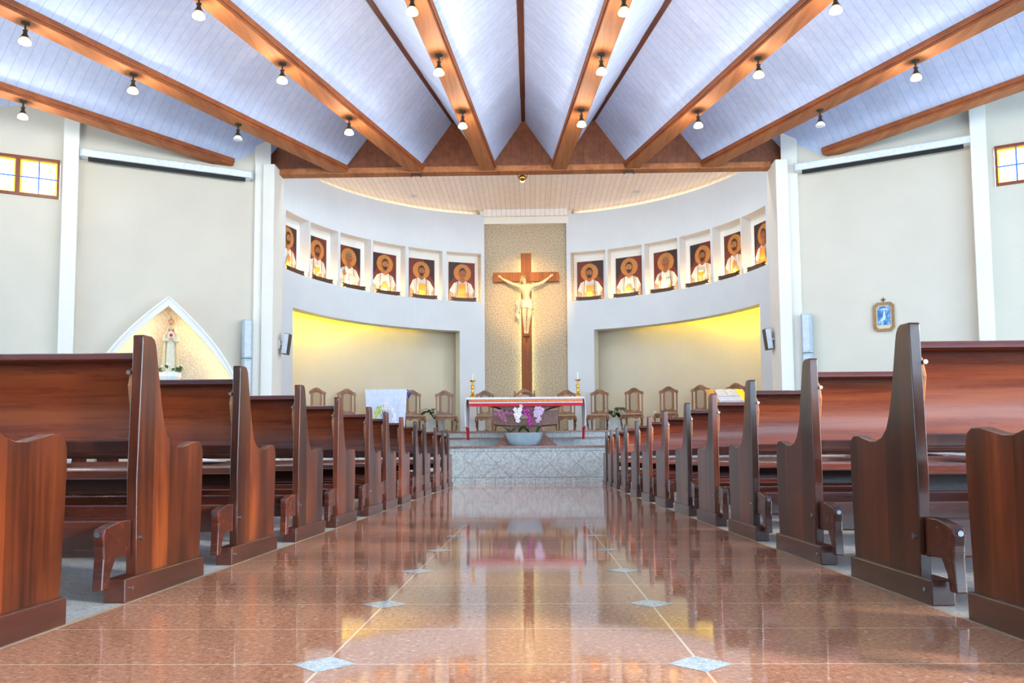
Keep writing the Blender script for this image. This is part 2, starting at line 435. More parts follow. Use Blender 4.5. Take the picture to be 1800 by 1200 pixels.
for a0, a1, i in ((-73.5, -40, 0), (39, 71.5, 1)):
    q = MB(); sg = 1 if a1 > 0 else -1; far = a0 if sg < 0 else a1
    q.arc(AC, R0+.42, R0+.48, far, sg*56, 4.04, 4.08)
    o = q.build('recess_light_strip', m_strip_yellow)
    for a, wd in ((54, 1.3), (51.5, 1.0), (48.5, .8), (45, .6), (41, .5), (36.5, .4), (31, .3)):  # short glowing pieces added so the yellow light fades inwards
        q = MB(); q.arc(AC, R0+.42, R0+.48, sg*a, sg*(a+wd), 4.04, 4.08); q.build('fade_strip', m_strip_yellow, o)
    tag(o, ('yellow light strip above the wide recess left of the crucifix', 'yellow light strip above the wide recess right of the crucifix')[i], 'light', 'recess lights')

# ---- flared side walls, pillars, piers
NLs = sqrt(1.25)
def wl(s, off, z): return (-5.05-s/NLs+off*.5/NLs, 15.5-.5*s/NLs-off/NLs, z)
def wr(s, off, z): return (4.95+s/NLs-off*.5/NLs, 15.5-.5*s/NLs-off/NLs, z)
def wbox(mb, fn, s0, s1, o0, o1, z0, z1, m=0):
    v = [fn(s, o, z) for z in (z0, z1) for o in (o0, o1) for s in (s0, s1)]
    return mb.add(v, [(0,2,3,1),(4,5,7,6),(0,1,5,4),(2,6,7,3),(0,4,6,2),(1,3,7,5)], m)
def wall_with_window(fn, s_end, w0, w1, name):
    q = MB()
    wbox(q, fn, -.1, w0, -.25, 0, 0, 7.2); wbox(q, fn, w1, s_end, -.25, 0, 0, 7.2)
    wbox(q, fn, w0, w1, -.25, 0, 0, 5.0); wbox(q, fn, w0, w1, -.25, 0, 5.69, 7.2)
    struct(q, name, [m_wall])
wall_with_window(wl, 8.9, 3.43, 5.33, 'wall_left')
wall_with_window(wr, 8.9, 3.36, 5.26, 'wall_right')
for fn, a, b, nm, nm2 in ((wl, 3.14, 3.38, 'trim_2', 'trim_3'), (wr, 3.01, 3.25, 'trim_4', 'trim_5')):
    q = MB(); wbox(q, fn, a, b, -.02, .2, 0, 7.1); struct(q, nm, [m_pier], bevel=.01)
    q = MB(); wbox(q, fn, -.12, .17, -.1, .07, 0, 7.1); struct(q, nm2, [m_pier], bevel=.01)
q = MB(); q.box(-5.02, -4.8, 15.36, 15.95, 0, 6.09); struct(q, 'trim_6', [m_pier], bevel=.012)
q = MB(); q.box(4.67, 4.9, 15.36, 15.95, 0, 6.03); struct(q, 'trim_7', [m_pier], bevel=.012)
# rear of the nave: side walls and entrance front, unseen, openings shaped for the light
q = MB()
for x, ht in ((-13.2, 3.2), (13.0, 4.9)):
    q.box(x, x+.2, 8.6, 11.6, 0, 7.2); q.box(x, x+.2, -9, -6, 0, 7.2); q.box(x, x+.2, -6, 8.6, ht, 7.2); q.box(x, x+.2, 1, 1.6, 0, ht)
struct(q, 'wall_side', [m_wall])
q = MB(); q.box(-13.2, 13.2, -9.2, -9, 5.2, 7.2)
q.box(-12.7, -1.6, -9.2, -9, 0, 5.2)  # unseen bay closed to keep bright reflections off the left pews
for x in (-13.2, -1.9, 3.9, 12.7): q.box(x, x+.5, -9.2, -9, 0, 5.2)
struct(q, 'wall_rear', [m_wall])

# ---- windows in the side walls
def window(fn, w0, name):
    fr = MB(); n = 3; pw = 1.88/n
    wbox(fr, fn, w0, w0+1.88, -.1, .03, 5.0, 5.05); wbox(fr, fn, w0, w0+1.88, -.1, .03, 5.64, 5.69)
    for k in range(n+1):
        x = w0+k*pw; wbox(fr, fn, max(w0, x-.035), min(w0+1.88, x+.035), -.1, .03, 5.05, 5.64)
    root = struct(fr, name, [m_winframe])
    for k in range(n):
        a, b = w0+k*pw+.035, w0+(k+1)*pw-.035; z0, z1 = 5.05, 5.64
        g = MB(); e = .03
        wbox(g, fn, a, b, -.06, -.05, z0, z1, 1)
        c, zc = (a+b)/2, (z0+z1)/2
        for (s0, s1) in ((a+e, c-.012), (c+.012, b-e)):
            for (q0, q1) in ((z0+e, zc-.012), (zc+.012, z1-e)): wbox(g, fn, s0, s1, -.05, -.044, q0, q1, 0)
        wbox(g, fn, c-.012, c+.012, -.05, -.04, z0, z1, 2); wbox(g, fn, a, b, -.05, -.04, zc-.012, zc+.012, 2)
        for sx in (-1, 1):
            for sz in (-1, 1):
                c0, d0 = c+sx*(b-a)/2*.85, zc+sz*.25
                c1, d1 = c+sx*(b-a)/2*.4, zc+sz*.12
                g.add([fn(c0-.012, -.04, d0), fn(c0+.012, -.04, d0), fn(c1+.012, -.04, d1), fn(c1-.012, -.04, d1)], [(0, 1, 2, 3)], 1)
        g.build('stained_glass_pane', [m_glass_clear, m_glass_yellow, m_glass_blue], root)
window(wl, 3.44, 'window_1'); window(wr, 3.37, 'window_2')

# ---- radiating folded ceiling
HUB = (-.06, 23.1)
VAL = [5.3, 15.65, 25.5, 35.3, 45.2, 55.2]; RID = [0, 10.35, 20.6, 30.5, 40.2, 50.2]
def hp(a, r, z): return (HUB[0]+r*sin(radians(a)), HUB[1]-r*cos(radians(a)), z)
def rng(a):
    t = radians(abs(a)); return (HUB[1]-15.7)/cos(t), min(32.3/cos(t), 15.5/max(sin(t), .01))
fold = MB(); fold.uv = []
def strip(a, za, b, zb):
    K = 24; (a0, a1), (b0, b1) = rng(a), rng(b); vs = []
    r0, r1 = min(a0, b0), min(a1, b1)
    for k in range(K+1):
        t = k/K; A = hp(a, a0+(a1-a0)*t, za); B = hp(b, b0+(b1-b0)*t, zb)
        vs += [A, B]; u = hypot(A[0]-HUB[0], A[1]-HUB[1]); u2 = hypot(B[0]-HUB[0], B[1]-HUB[1])
        fold.uv += [(u, 0), (u2, 1)]
    o = len(vs)
    fold.add(vs, [(2*k, 2*k+1, 2*k+3, 2*k+2) for k in range(K)], 0, False)
seq = [(0, 7.06)]
for i in range(6):
    seq.append((VAL[i], 6.06))
    if i < 5: seq.append((RID[i+1], 7.06))
for s in (-1, 1):
    for (a, za), (b, zb) in zip(seq[:-1], seq[1:]): strip(s*a, za, s*b, zb)
fo = struct(fold, 'ceiling', [m_fold], merge=False)
so = fo.modifiers.new('thickness', 'SOLIDIFY'); so.thickness = .05; so.offset = 0
def radial_bar(a, hw, z0, z1, r0, r1, mb, m=0, m2=None):
    d = Vector((sin(radians(a)), -cos(radians(a)), 0)); sd = Vector((cos(radians(a)), sin(radians(a)), 0))
    h = Vector((HUB[0], HUB[1], 0)); vs = []
    for z in (z0, z1):
        for r in (r0, r1):
            for e in (-1, 1): vs.append(tuple(h+d*r+sd*hw*e+Vector((0, 0, z))))
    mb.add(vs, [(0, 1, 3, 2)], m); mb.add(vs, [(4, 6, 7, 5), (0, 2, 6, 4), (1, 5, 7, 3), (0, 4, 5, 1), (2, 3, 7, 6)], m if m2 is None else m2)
tn = 8
for i, a in enumerate(VAL[:5]):
    for s in (-1, 1):
        r0, r1 = rng(a)
        if i == 3: r0 = 9.62 if s < 0 else 9.72
        if i == 4: r0 = 10.5
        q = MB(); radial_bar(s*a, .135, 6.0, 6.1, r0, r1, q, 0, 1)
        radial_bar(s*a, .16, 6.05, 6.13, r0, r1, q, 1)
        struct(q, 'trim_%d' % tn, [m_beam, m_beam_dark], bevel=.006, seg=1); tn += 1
for i, a in enumerate(RID[:4]):
    for s in ((1,) if a == 0 else (-1, 1)):
        r0, r1 = rng(a)
        q = MB(); radial_bar(s*a, .045, 6.97, 7.03, r0, r1, q); struct(q, 'trim_%d' % tn, [m_ridge]); tn += 1
# wooden fascia across the apse
q = MB(); q.box(-5.0, 4.89, 15.7, 15.88, 6.0, 7.3, 0); q.box(-4.8, 4.67, 15.66, 15.9, 5.985, 6.1, 1)
struct(q, 'trim_%d' % tn, [m_fascia, m_beam], bevel=.006, seg=1)

# ================================================================== CEILING LAMPS
def make_lamp(lit):
    t = thing('ceiling_spotlight', '', 'lamp', group='spotlights under the ceiling beams')
    b = MB(); b.lathe([(.0, 0), (.055, 0), (.055, -.02), (.03, -.035), (0, -.035)], 16); b.build('mounting_plate', m_dark, t)
    b = MB(); b.tube([(0, 0, -.03), (0, 0, -.11)], .013, 10); b.tube([(-.03, 0, -.1), (.03, 0, -.1)], .012, 8); b.build('stem', m_dark, t)
    b = MB(); b.lathe([(.022, -.1), (.026, -.145), (.036, -.165), (.058, -.205)], 18); b.build('lamp_holder', m_dark, t)
    b = MB(); b.lathe([(.0, -.19), (.036, -.19), (.05, -.21), (.074, -.25), (.072, -.268), (.05, -.276), (0, -.28)], 18)
    b.build('bulb', m_bulb if lit else m_white, t)
    if lit:
        lamp('POINT', 'bulb_light', (0, 0, -.45), 26, (1, .88, .72), t, .06)
    return t
lit0, off0 = None, None
LN = {25.4: 'third', 35.2: 'fourth', 15.65: 'second', 5.3: 'first'}
for s, a, r, lit, where in [(-1, 25.5, 14.51, 1, 'farthest from the altar'), (-1, 25.5, 12.92, 1, 'in the middle'), (-1, 25.5, 10.9, 0, 'nearest the apse, unlit'),
    (-1, 35.3, 13.28, 1, 'above the left window'), (-1, 15.65, 14.15, 1, 'farthest from the altar'), (-1, 15.65, 12.36, 1, 'in the middle'), (-1, 15.65, 10.41, 1, 'nearest the apse'),
    (-1, 5.3, 12.11, 1, 'in the middle'), (-1, 5.3, 10.25, 1, 'nearest the apse'), (-1, 5.3, 13.68, 1, 'cut by the top of the photo'),
    (1, 5.3, 12.05, 1, 'in the middle'), (1, 5.3, 10.24, 1, 'nearest the apse'), (1, 5.3, 13.58, 1, 'cut by the top of the photo'),
    (1, 15.65, 10.46, 1, 'nearest the apse'), (1, 15.65, 12.27, 1, 'in the middle'), (1, 15.65, 13.99, 1, 'cut by the top of the photo'),
    (1, 25.5, 11.1, 0, 'nearest the apse, unlit'), (1, 25.5, 12.9, 1, 'in the middle')]:
    nm = {5.3: 'first', 15.65: 'second', 25.5: 'third', 35.3: 'fourth'}[a]
    lb = '%s spotlight under the %s ceiling beam %s of centre, %s' % ('glowing' if lit else 'dark', nm, 'left' if s < 0 else 'right', where.replace(', unlit', '').replace('cut by the top of the photo', 'at the photo top'))
    loc = hp(s*a, r, 6.0)
    if lit:
        if lit0 is None: lit0 = make_lamp(True); lit0.location = loc; lit0['label'] = lb
        else: dup(lit0, loc, None, lb)
    else:
        if off0 is None: off0 = make_lamp(False); off0.location = loc; off0['label'] = lb
        else: dup(off0, loc, None, lb)
# spotlight over the apse opening, aimed at the crucifix
t = thing('floodlight', 'round brass coloured floodlight under the middle of the apse beam', 'lamp', (-.086, 15.82, 5.985))
b = MB(); b.tube([(-.09, 0, 0), (-.09, 0, -.06), (-.07, 0, -.1)], .008, 8); b.tube([(.09, 0, 0), (.09, 0, -.06), (.07, 0, -.1)], .008, 8); b.build('bracket', m_dark, t)
b = MB(); b.ell((0, 0, -.085), (.075, .075, .06)); b.build('housing', m_brass, t)
b = MB(); b.lathe([(0, 0), (.05, 0), (.05, .01), (0, .01)], 16, (0, 0, 0)); o = b.build('lens', m_bulb, t); o.location = (0, .072, -.1); o.rotation_euler = (radians(-80), 0, 0)
sp = lamp('SPOT', 'floodlight_beam', (0, .12, -.12), 1500, (1, .6, .18), t, .06, spot_size=radians(26), spot_blend=.9)
d = Vector((-.02, 22.2, 4.75))-Vector((-.086, 15.94, 5.865)); sp.rotation_euler = d.to_track_quat('-Z', 'Y').to_euler()
for x, i in ((-2.15, 0), (1.97, 1)):
    b = MB(); b.box(x-.1, x+.1, 15.72, 15.76, 5.95, 5.985); b.box(x-.1, x-.08, 15.72, 15.76, 5.92, 5.96); b.box(x+.08, x+.1, 15.72, 15.76, 5.92, 5.96)
    tag(b.build('beam_bracket', m_dark), ('small dark bracket under the apse beam left of the floodlight', 'small dark bracket under the apse beam right of the floodlight')[i], 'bracket', 'brackets under the apse beam')
for x, i in ((-3.1, 0), (-.06, 1), (3.0, 2)):  # added fill lights, out of view, to brighten the apse
    t = thing('apse_fill_light', ('left', 'middle', 'right')[i]+' added fill light, unseen behind the wooden apse beam', 'lamp', (x, 16.12, 6.86), 0, 'added fill lights behind the apse beam')
    b = MB(); b.box(-.8, .8, -.05, .05, 0, .06); b.box(-.6, -.58, -.01, .01, .06, .3); b.box(.58, .6, -.01, .01, .06, .3); b.build('housing', m_white, t)
    b = MB(); b.tube([(-.76, .02, -.02), (.76, .02, -.02)], .018, 10); b.build('tube', m_fill_tube, t)
    l = lamp('AREA', 'apse_fill_glow', (0, .09, -.06), 46, (.78, .91, 1), t, shape='RECTANGLE', size=1.5, size_y=.08)
    l.rotation_euler = Vector((0, 5, -3.6)).to_track_quat('-Z', 'Y').to_euler()
for x, y, i in ((-2.9, 20.7, 0), (2.75, 20.6, 1)):
    b = MB(); b.lathe([(0, 7.16), (.09, 7.16), (.09, 7.142), (.05, 7.135), (0, 7.135)], 20, (x, y, 0))
    tag(b.build('ceiling_downlight', m_grille), ('small round fitting in the apse ceiling, left one', 'small round fitting in the apse ceiling, right one')[i], 'lamp', 'fittings in the apse ceiling')

# ================================================================== CRUCIFIX
t = thing('crucifix', 'tall wooden crucifix with ivory coloured carved figure on the beige stucco wall', 'crucifix', (-.06, 22.15, ZP3))
CZ = ZP3
b = MB(); b.box(-.14, .14, -.1, 0, 0, 5.976-CZ); b.build('upright_beam', m_cross, t, bevel=.006)
b = MB(); b.box(-.88, .88, -.115, -.012, 5.2-CZ, 5.45-CZ); b.build('cross_beam', m_cross, t, bevel=.006)
for x in (-1, 1):
    b = MB(); b.box(x*.1-.012, x*.1+.012, .01, .03, .3, 5.85-CZ); b.build('light_strip', m_strip_cross, t)
b = MB(); b.box(-.085, .085, -.2, -.1, 3.715-CZ, 3.745-CZ); b.prism([(-.1, 3.715-CZ), (-.18, 3.715-CZ), (-.1, 3.55-CZ)], -.02, .02, 'x'); b.build('foot_rest', m_cross, t)
# carved body: one skinned surface
def skin_body(name, verts, edges, root, mat, parent, sub=2):
    me = bpy.data.meshes.new(name); me.from_pydata([v[0] for v in verts], edges, [])
    bm = bmesh.new(); bm.from_mesh(me); ly = bm.verts.layers.skin.verify(); bm.verts.ensure_lookup_table()
    for i, v in enumerate(verts):
        r = v[1]; bm.verts[i][ly].radius = r if isinstance(r, tuple) else (r, r); bm.verts[i][ly].use_root = (i == root)
    bm.to_mesh(me); bm.free(); me.materials.append(mat)
    o = bpy.data.objects.new(name, me); COL.objects.link(o); o.parent = parent
    sk = o.modifiers.new('skin', 'SKIN'); sk.use_smooth_shade = True
    ss = o.modifiers.new('sub', 'SUBSURF'); ss.levels = sub; ss.render_levels = sub
    return o
V = []; E = []
def vv(x, y, z, r, par=None):
    V.append(((x, y, z-CZ), r)); i = len(V)-1
    if par is not None: E.append((par, i))
    return i
yb = -.23
pel = vv(.02, yb+.03, 4.57, (.135, .1))
wa = vv(.0, yb+.01, 4.72, (.112, .085), pel)
ab = vv(-.01, yb-.01, 4.84, (.125, .09), wa)
ch = vv(-.01, yb-.015, 4.97, (.145, .1), ab)
nb = vv(-.02, yb-.01, 5.07, (.08, .065), ch)
nk = vv(-.045, yb-.04, 5.12, .045, nb)
hd = vv(-.085, yb-.085, 5.19, (.062, .075), nk)
ht = vv(-.095, yb-.09, 5.26, (.058, .068), hd)
for sx, hx, hz in ((-1, -.69, 5.315), (1, .655, 5.33)):
    sh = vv(sx*.15-.01, yb, 5.045, .062, ch)
    el = vv(sx*.40, yb+.02, 5.13, .044, sh)
    f1 = vv(sx*.47, yb+.03, 5.17, .046, el)
    wr_ = vv(hx*.93, yb+.075, hz-.045, .026, f1)
    pm = vv(hx+sx*.0, yb+.09, hz, (.034, .02), wr_)
    dirx = sx
    for k, (dx, dz, L) in enumerate(((.055, .045, 1), (.068, .03, 1), (.07, .01, 1), (.06, -.012, 1))):
        a = vv(hx+sx*dx*.65, yb+.082, hz+dz*.65+.008, .0095, pm); vv(hx+sx*dx, yb+.06, hz+dz+.012, .008, a)
    a = vv(hx-sx*.005, yb+.07, hz+.036, .01, pm); vv(hx+sx*.018, yb+.055, hz+.058, .0085, a)
for sx, fx in ((-1, -.035), (1, .03)):
    hp_ = vv(.02+sx*.075, yb+.0, 4.48, .092, pel)
    kn = vv(.005+sx*.062, yb-.075, 4.2, .06, hp_)
    cf = vv(.0+sx*.052, yb-.01, 4.07, .056, kn)
    an = vv(-.005+sx*.036, yb+.055, 3.86, .033, cf)
    ft = vv(-.005+sx*.03, yb+.02, 3.80, .034, an); vv(-.01+sx*.028, yb-.035, 3.765, .026, ft)
skin_body('figure', V, E, pel, m_ivory, t)
hd_c = Vector((-.09, yb-.092, 5.225-CZ))
b = MB()   # hair, beard, face features
for k in range(9):
    a = -pi*.05+k*pi*1.1/8
    b.tube([hd_c+Vector((.062*cos(a), .03, .045*sin(a)+.02)), hd_c+Vector((.07*cos(a)+.005, .05, -.03)), hd_c+Vector((.075*cos(a)+.01, .045, -.12-.02*(k % 2)))], [.02, .022, .012], 7)
b.ell(hd_c+Vector((0, .015, .045)), (.068, .07, .05)); b.ell(hd_c+Vector((-.004, -.058, -.065)), (.036, .03, .038))
b.build('hair', m_hair, t)
b = MB()
b.tube([hd_c+Vector((0, -.075, .025)), hd_c+Vector((-.002, -.093, -.012))], [.009, .014], 7)
for sx in (-1, 1): b.tube([hd_c+Vector((sx*.012, -.072, .026)), hd_c+Vector((sx*.038, -.06, .02))], .007, 6)
b.build('face', m_ivory, t)
b = MB()
for k in range(26):
    a0 = 2*pi*k/26; a1 = a0+.5
    b.tube([hd_c+Vector((.073*cos(a0), .076*sin(a0)-.004, .05+.008*sin(3*a0))), hd_c+Vector((.078*cos(a1), .08*sin(a1)-.004, .062-.01*sin(5*a1)))], [.009, .004], 5)
b.build('crown_of_thorns', m_hair, t)
b = MB(); rs = []
for k in range(8):
    z = 4.70-k*.036; tt = k/7
    rs.append([(.018+(.158+.012*tt+.01*sin(7*a+k))*cos(a), yb+.02+(.13+.012*tt+.01*sin(6*a+2*k))*sin(a), z-CZ+.05*sin(a+.6)*(1-tt)-.03*cos(a)) for a in [2*pi*i/40 for i in range(40)]])
b.rings(rs)
for j, (x0, x1) in enumerate(((-.2, -.14), (-.24, -.18), (-.28, -.2))):
    b.tube([(x0+.05, yb-.0, 4.68-CZ), (x0, yb-.02, 4.55-CZ), (x0-.01, yb-.01, 4.3-CZ-.03*j), (x0-.005+.01*j, yb, 4.14-CZ+.04*j)], [.03, .04, .035, .012], 8, flat=.6)
b.build('loincloth', m_ivory_cloth, t)

# ================================================================== PAINTED SAINTS IN THE NICHES
pm = {k: M('paint_'+k, c, .6, var=.1, scale=22) for k, c in dict(maroon=srgb(112, 44, 30), night=srgb(58, 34, 34), halo=srgb(198, 128, 60), halo_edge=srgb(150, 84, 36), skin=srgb(160, 96, 56), tan=srgb(190, 122, 74), hair=srgb(66, 42, 30), greyhair=srgb(140, 112, 84), robe=srgb(226, 218, 206), robe_shade=srgb(176, 150, 126), stole=srgb(92, 52, 50), ochre=srgb(214, 140, 54), dark=srgb(74, 44, 32), cream=srgb(236, 220, 180)).items()}
PK = list(pm.keys()); PMATS = [pm[k] for k in PK]
def painting(v, parent=None):
    b = MB(); lay = [0]
    def poly(pts, m):
        lay[0] += 1; y = -.0008*lay[0]-.012
        b.add([(p[0], y, p[1]) for p in pts], [tuple(range(len(pts)))], PK.index(m))
    def disc(cx, cz, rx, rz, m, n=28, a0=0, a1=2*pi): poly([(cx+rx*cos(a0+(a1-a0)*i/n), cz+rz*sin(a0+(a1-a0)*i/n)) for i in range(n)], m)
    def stroke(p, w, m):
        for (x0, z0), (x1, z1) in zip(p[:-1], p[1:]):
            L = hypot(x1-x0, z1-z0); nx, nz = -(z1-z0)/L*w/2, (x1-x0)/L*w/2
            poly([(x0+nx, z0+nz), (x1+nx, z1+nz), (x1-nx, z1-nz), (x0-nx, z0-nz)], m)
    b.box(-.36, .36, -.012, .012, 0, 1.07, PK.index('maroon'))
    side = -1 if v % 2 else 1
    poly([(side*.36, 1.07), (side*.36, .45), (side*.16, .75), (side*.05, 1.07)], 'night')
    hx = (-.02, .015, 0, .03, -.01, .02)[v % 6]; hz = .76+.02*(v % 3)
    disc(hx, hz, .245, .245, 'halo_edge', 40); disc(hx, hz, .236, .236, 'halo', 40)
    # shoulders and robe
    poly([(hx-.1, .56), (hx-.24, .49), (-.34, .3), (-.36, .0), (.36, .0), (.34, .3), (hx+.24, .49), (hx+.1, .56), (hx, .53)], 'robe')
    poly([(-.34, .28), (-.36, 0), (-.2, 0), (-.22, .2)], 'robe_shade'); poly([(.34, .28), (.36, 0), (.25, 0), (.26, .18)], 'robe_shade')
    for k in range(4):
        stroke([(-.3+.05*k, .3-.03*k), (-.33+.07*k, .12), (-.32+.08*k, .02)], .006, 'dark'); stroke([(.3-.05*k, .3-.03*k), (.33-.07*k, .12), (.32-.08*k, .02)], .006, 'dark')
    for sx in (-1, 1): stroke([(hx+sx*.13, .55), (hx+sx*.15, .3), (hx+sx*.16, 0)], .016, 'stole'); stroke([(hx+sx*.18, .53), (hx+sx*.2, .3), (hx+sx*.22, 0)], .006, 'dark')
    # neck, head
    sk = 'tan' if v in (2, 8, 11) else 'skin'; hr = 'greyhair' if v in (4, 10) else 'hair'
    poly([(hx-.06, .53), (hx-.055, .64), (hx+.055, .64), (hx+.06, .53), (hx, .5)], sk)
    disc(hx, hz-.0, .098, .135, hr); disc(hx, hz-.025, .08, .118, sk)
    if v % 3 != 1: poly([(hx-.08, hz-.05), (hx-.05, hz-.14), (hx, hz-.165-.02*(v % 2)), (hx+.05, hz-.14), (hx+.08, hz-.05), (hx+.045, hz-.085), (hx, hz-.075), (hx-.045, hz-.085)], hr)
    poly([(hx-.085, hz+.03), (hx-.06, hz+.1), (hx, hz+.13), (hx+.06, hz+.1), (hx+.085, hz+.03), (hx+.05, hz+.065), (hx-.05, hz+.065)], hr)
    for sx in (-1, 1):
        stroke([(hx+sx*.018, hz+.022), (hx+sx*.055, hz+.018)], .009, 'dark'); disc(hx+sx*.036, hz-.002, .015, .008, 'cream', 10); disc(hx+sx*.036, hz-.002, .007, .008, 'dark', 8)
        disc(hx+sx*.086, hz-.02, .012, .026, sk, 10)
    poly([(hx-.008, hz+.01), (hx+.008, hz+.01), (hx+.018, hz-.045), (hx-.018, hz-.045)], 'halo_edge')
    stroke([(hx-.03, hz-.075), (hx+.03, hz-.075)], .012, 'dark')
    # what the hands hold
    def hand(x, z, up=1, m=None):
        m = m or sk
        poly([(x-.035, z-.05), (x+.035, z-.05), (x+.04, z+.02), (x-.04, z+.02)], m)
        for j in range(4): poly([(x-.038+j*.02, z+.015), (x-.022+j*.02, z+.015), (x-.024+j*.02, z+(.075, .09, .085, .068)[j]), (x-.036+j*.02, z+(.075, .09, .085, .068)[j])], m)
        poly([(x+.035, z-.03), (x+.065, z+.02), (x+.055, z+.03), (x+.035, z+.0)], m)
    k = v % 6
    if k == 0: poly([(-.1, .08), (.1, .08), (.1, .4), (-.1, .4)], 'ochre'); stroke([(-.1, .24), (.1, .24)], .012, 'dark'); hand(-.1, .12); hand(.1, .15)
    elif k == 1: poly([(-.11, 0), (.11, 0), (.09, .48), (-.09, .48)], 'ochre'); disc(0, .1, .2, .11, 'halo_edge'); hand(-.12, .16); hand(.12, .16)
    elif k == 2: poly([(-.14, .08), (-.02, .42), (.02, .42), (.14, .08), (.06, .08), (0, .28), (-.06, .08)], 'ochre'); hand(-.015, .3); hand(.02, .3)
    elif k == 3: poly([(-.05, .02), (.05, .02), (.018, .1), (.018, .2), (.09, .27), (.09, .36), (-.09, .36), (-.09, .27), (-.018, .2), (-.018, .1)], 'ochre'); disc(0, .36, .09, .025, 'cream', 20); hand(-.08, .12); hand(.09, .12)
    elif k == 4: hand(-.16, .36); poly([(-.02, .0), (.14, .0), (.14, .32), (-.02, .32)], 'cream'); hand(.1, .1)
    else: poly([(-.13, .04), (.15, .04), (.15, .16), (-.13, .16)], 'cream'); poly([(-.1, .16), (.1, .16), (.06, .3), (-.04, .3)], 'ochre'); hand(-.1, .1); hand(.1, .1)
    return b.build('saint_painting', PMATS, parent, merge=False)
HOLD = ['an upright book', 'an ochre panel over a dish', 'hands joined in prayer', 'a golden chalice', 'one hand raised beside a scroll', 'a white bundle low in both hands']
def plaque_mesh():
    t = thing('name_scroll', '', 'plaque', group='scrolls below the painted saints')
    b = MB()
    b.prism([(-.27, 0), (.27, 0), (.27, .1), (-.27, .1)], -.02, .0, 'y'); b.build('scroll_band', m_plaque, t, bevel=.004)
    for sx in (-1, 1):
        b = MB(); b.prism([(sx*.25, .02), (sx*.37, .02), (sx*.33, .065), (sx*.37, .115), (sx*.25, .115)], .0, .015, 'y'); b.build('ribbon_end', m_plaque, t)
    b = MB(); b.lathe([(0, .015), (.018, .015), (.02, .05), (.012, .07), (0, .072)], 12, (-.02, .05, 0)); b.build('small_lamp', m_icon_bulb, t)
    lamp('POINT', 'lamp_glow', (-.02, .05, .085), 13.0, (1, .58, .24), t, .02)
    return t
pq = None
for i, ang in enumerate(ICL+ICR):
    a = radians(ang); left = ang < 0; k = i if left else i-6
    pos = lambda r, z: (AC[0]+r*sin(a), AC[1]+r*cos(a), z)
    o = painting((i*5+(1 if left else 0)) % 12)
    o.location = pos(R0+.255, 4.70); o.rotation_euler = (0, 0, -a)
    var = (i*5+(1 if left else 0)) % 6
    tag(o, 'painted saint with %s, %s %s of the crucifix' % (HOLD[var], ORD[k], 'left' if left else 'right'), 'painting', 'painted saints in the niches')
    lb = 'dark scroll shaped plaque below the %s painting %s of the crucifix' % (ORD[k], 'left' if left else 'right')
    loc = pos(R0+.02, 4.66)
    if pq is None: pq = plaque_mesh(); pq.location = loc; pq.rotation_euler = (0, 0, -a); pq['label'] = lb
    else: dup(pq, loc, -a, lb)

# ================================================================== ALTAR
AX = -.07
t = thing('altar', 'brown granite altar with flared foot under the white and red cloth', 'altar', (AX, 16.7, ZP1))
H = .95
b = MB(); b.box(-1.12, 1.12, -.4, .4, .88, H); b.build('table_slab', m_altar, t, bevel=.006)
b = MB(); b.prism([(-.98, .88), (.98, .88), (.5, .76), (.36, .7), (-.36, .7), (-.5, .76)], -.34, .34, 'y'); b.build('tapered_underside', m_altar, t)
b = MB(); b.prism([(-.64, .43), (-.3, .40), (.3, .40), (.64, .43), (.66, .7), (-.66, .7)], -.3, .3, 'y'); b.build('cross_block', m_altar, t, bevel=.008)
b = MB(); b.rings([[(-x, -y, z), (x, -y, z), (x, y, z), (-x, y, z)] for x, y, z in ((.62, .5, 0), (.6, .49, .03), (.42, .36, .2), (.32, .28, .36), (.3, .26, .42))], smooth=False); b.build('flared_foot', m_altar, t)
b = MB(); b.lathe([(0, 0), (.09, 0), (.09, .02), (0, .02)], 24, sx=1, sy=1, c=(0, 0, 0)); o = b.build('carved_emblem', m_chair_pad, t); o.location = (-.02, -.3, .58); o.rotation_euler = (radians(90), 0, 0); o.scale = (1, .45, 1); o['label'] = 'pale oval emblem'
t = thing('altar_cloth', 'white altar cloth with red and gold band along the front edge', 'tablecloth', (AX, 16.7, ZP1+H))
b = MB(); b.box(-1.15, 1.15, -.43, .43, .001, .012); b.box(-1.15, 1.15, -.436, -.43, -.03, .012)
b.build('white_top', m_cloth, t)
b = MB(); b.box(-1.11, 1.13, -.444, -.437, -.085, -.028, 0); b.box(-1.11, 1.13, -.444, -.437, -.105, -.086, 1); b.box(-1.11, 1.13, -.446, -.437, -.168, -.105, 2)
for k in range(70): b.box(-1.1+k*.032, -1.094+k*.032, -.4455, -.443, -.066, -.05, 3)
b.build('front_band', [m_goldtrim, m_cloth, m_red, m_gold], t)
for sx in (-1, 1):
    b = MB(); rs = []
    K = 10
    for k in range(K+1):
        tt = k/K; z = .012-.82*tt
        rs.append([(sx*(1.15+.012+.02*sin(tt*3)+.01*sin(9*u+tt*5)), -.43+.86*u, z) for u in [j/12 for j in range(13)]]+
                  [(sx*(1.15+.02*sin(tt*3)+.01*sin(9*u+tt*5)), -.43+.86*u, z) for u in [1-j/12 for j in range(13)]])
    b.rings(rs[:8], 0); b.rings(rs[7:], 1)
    b.build('side_drop', [m_cloth, m_red], t)
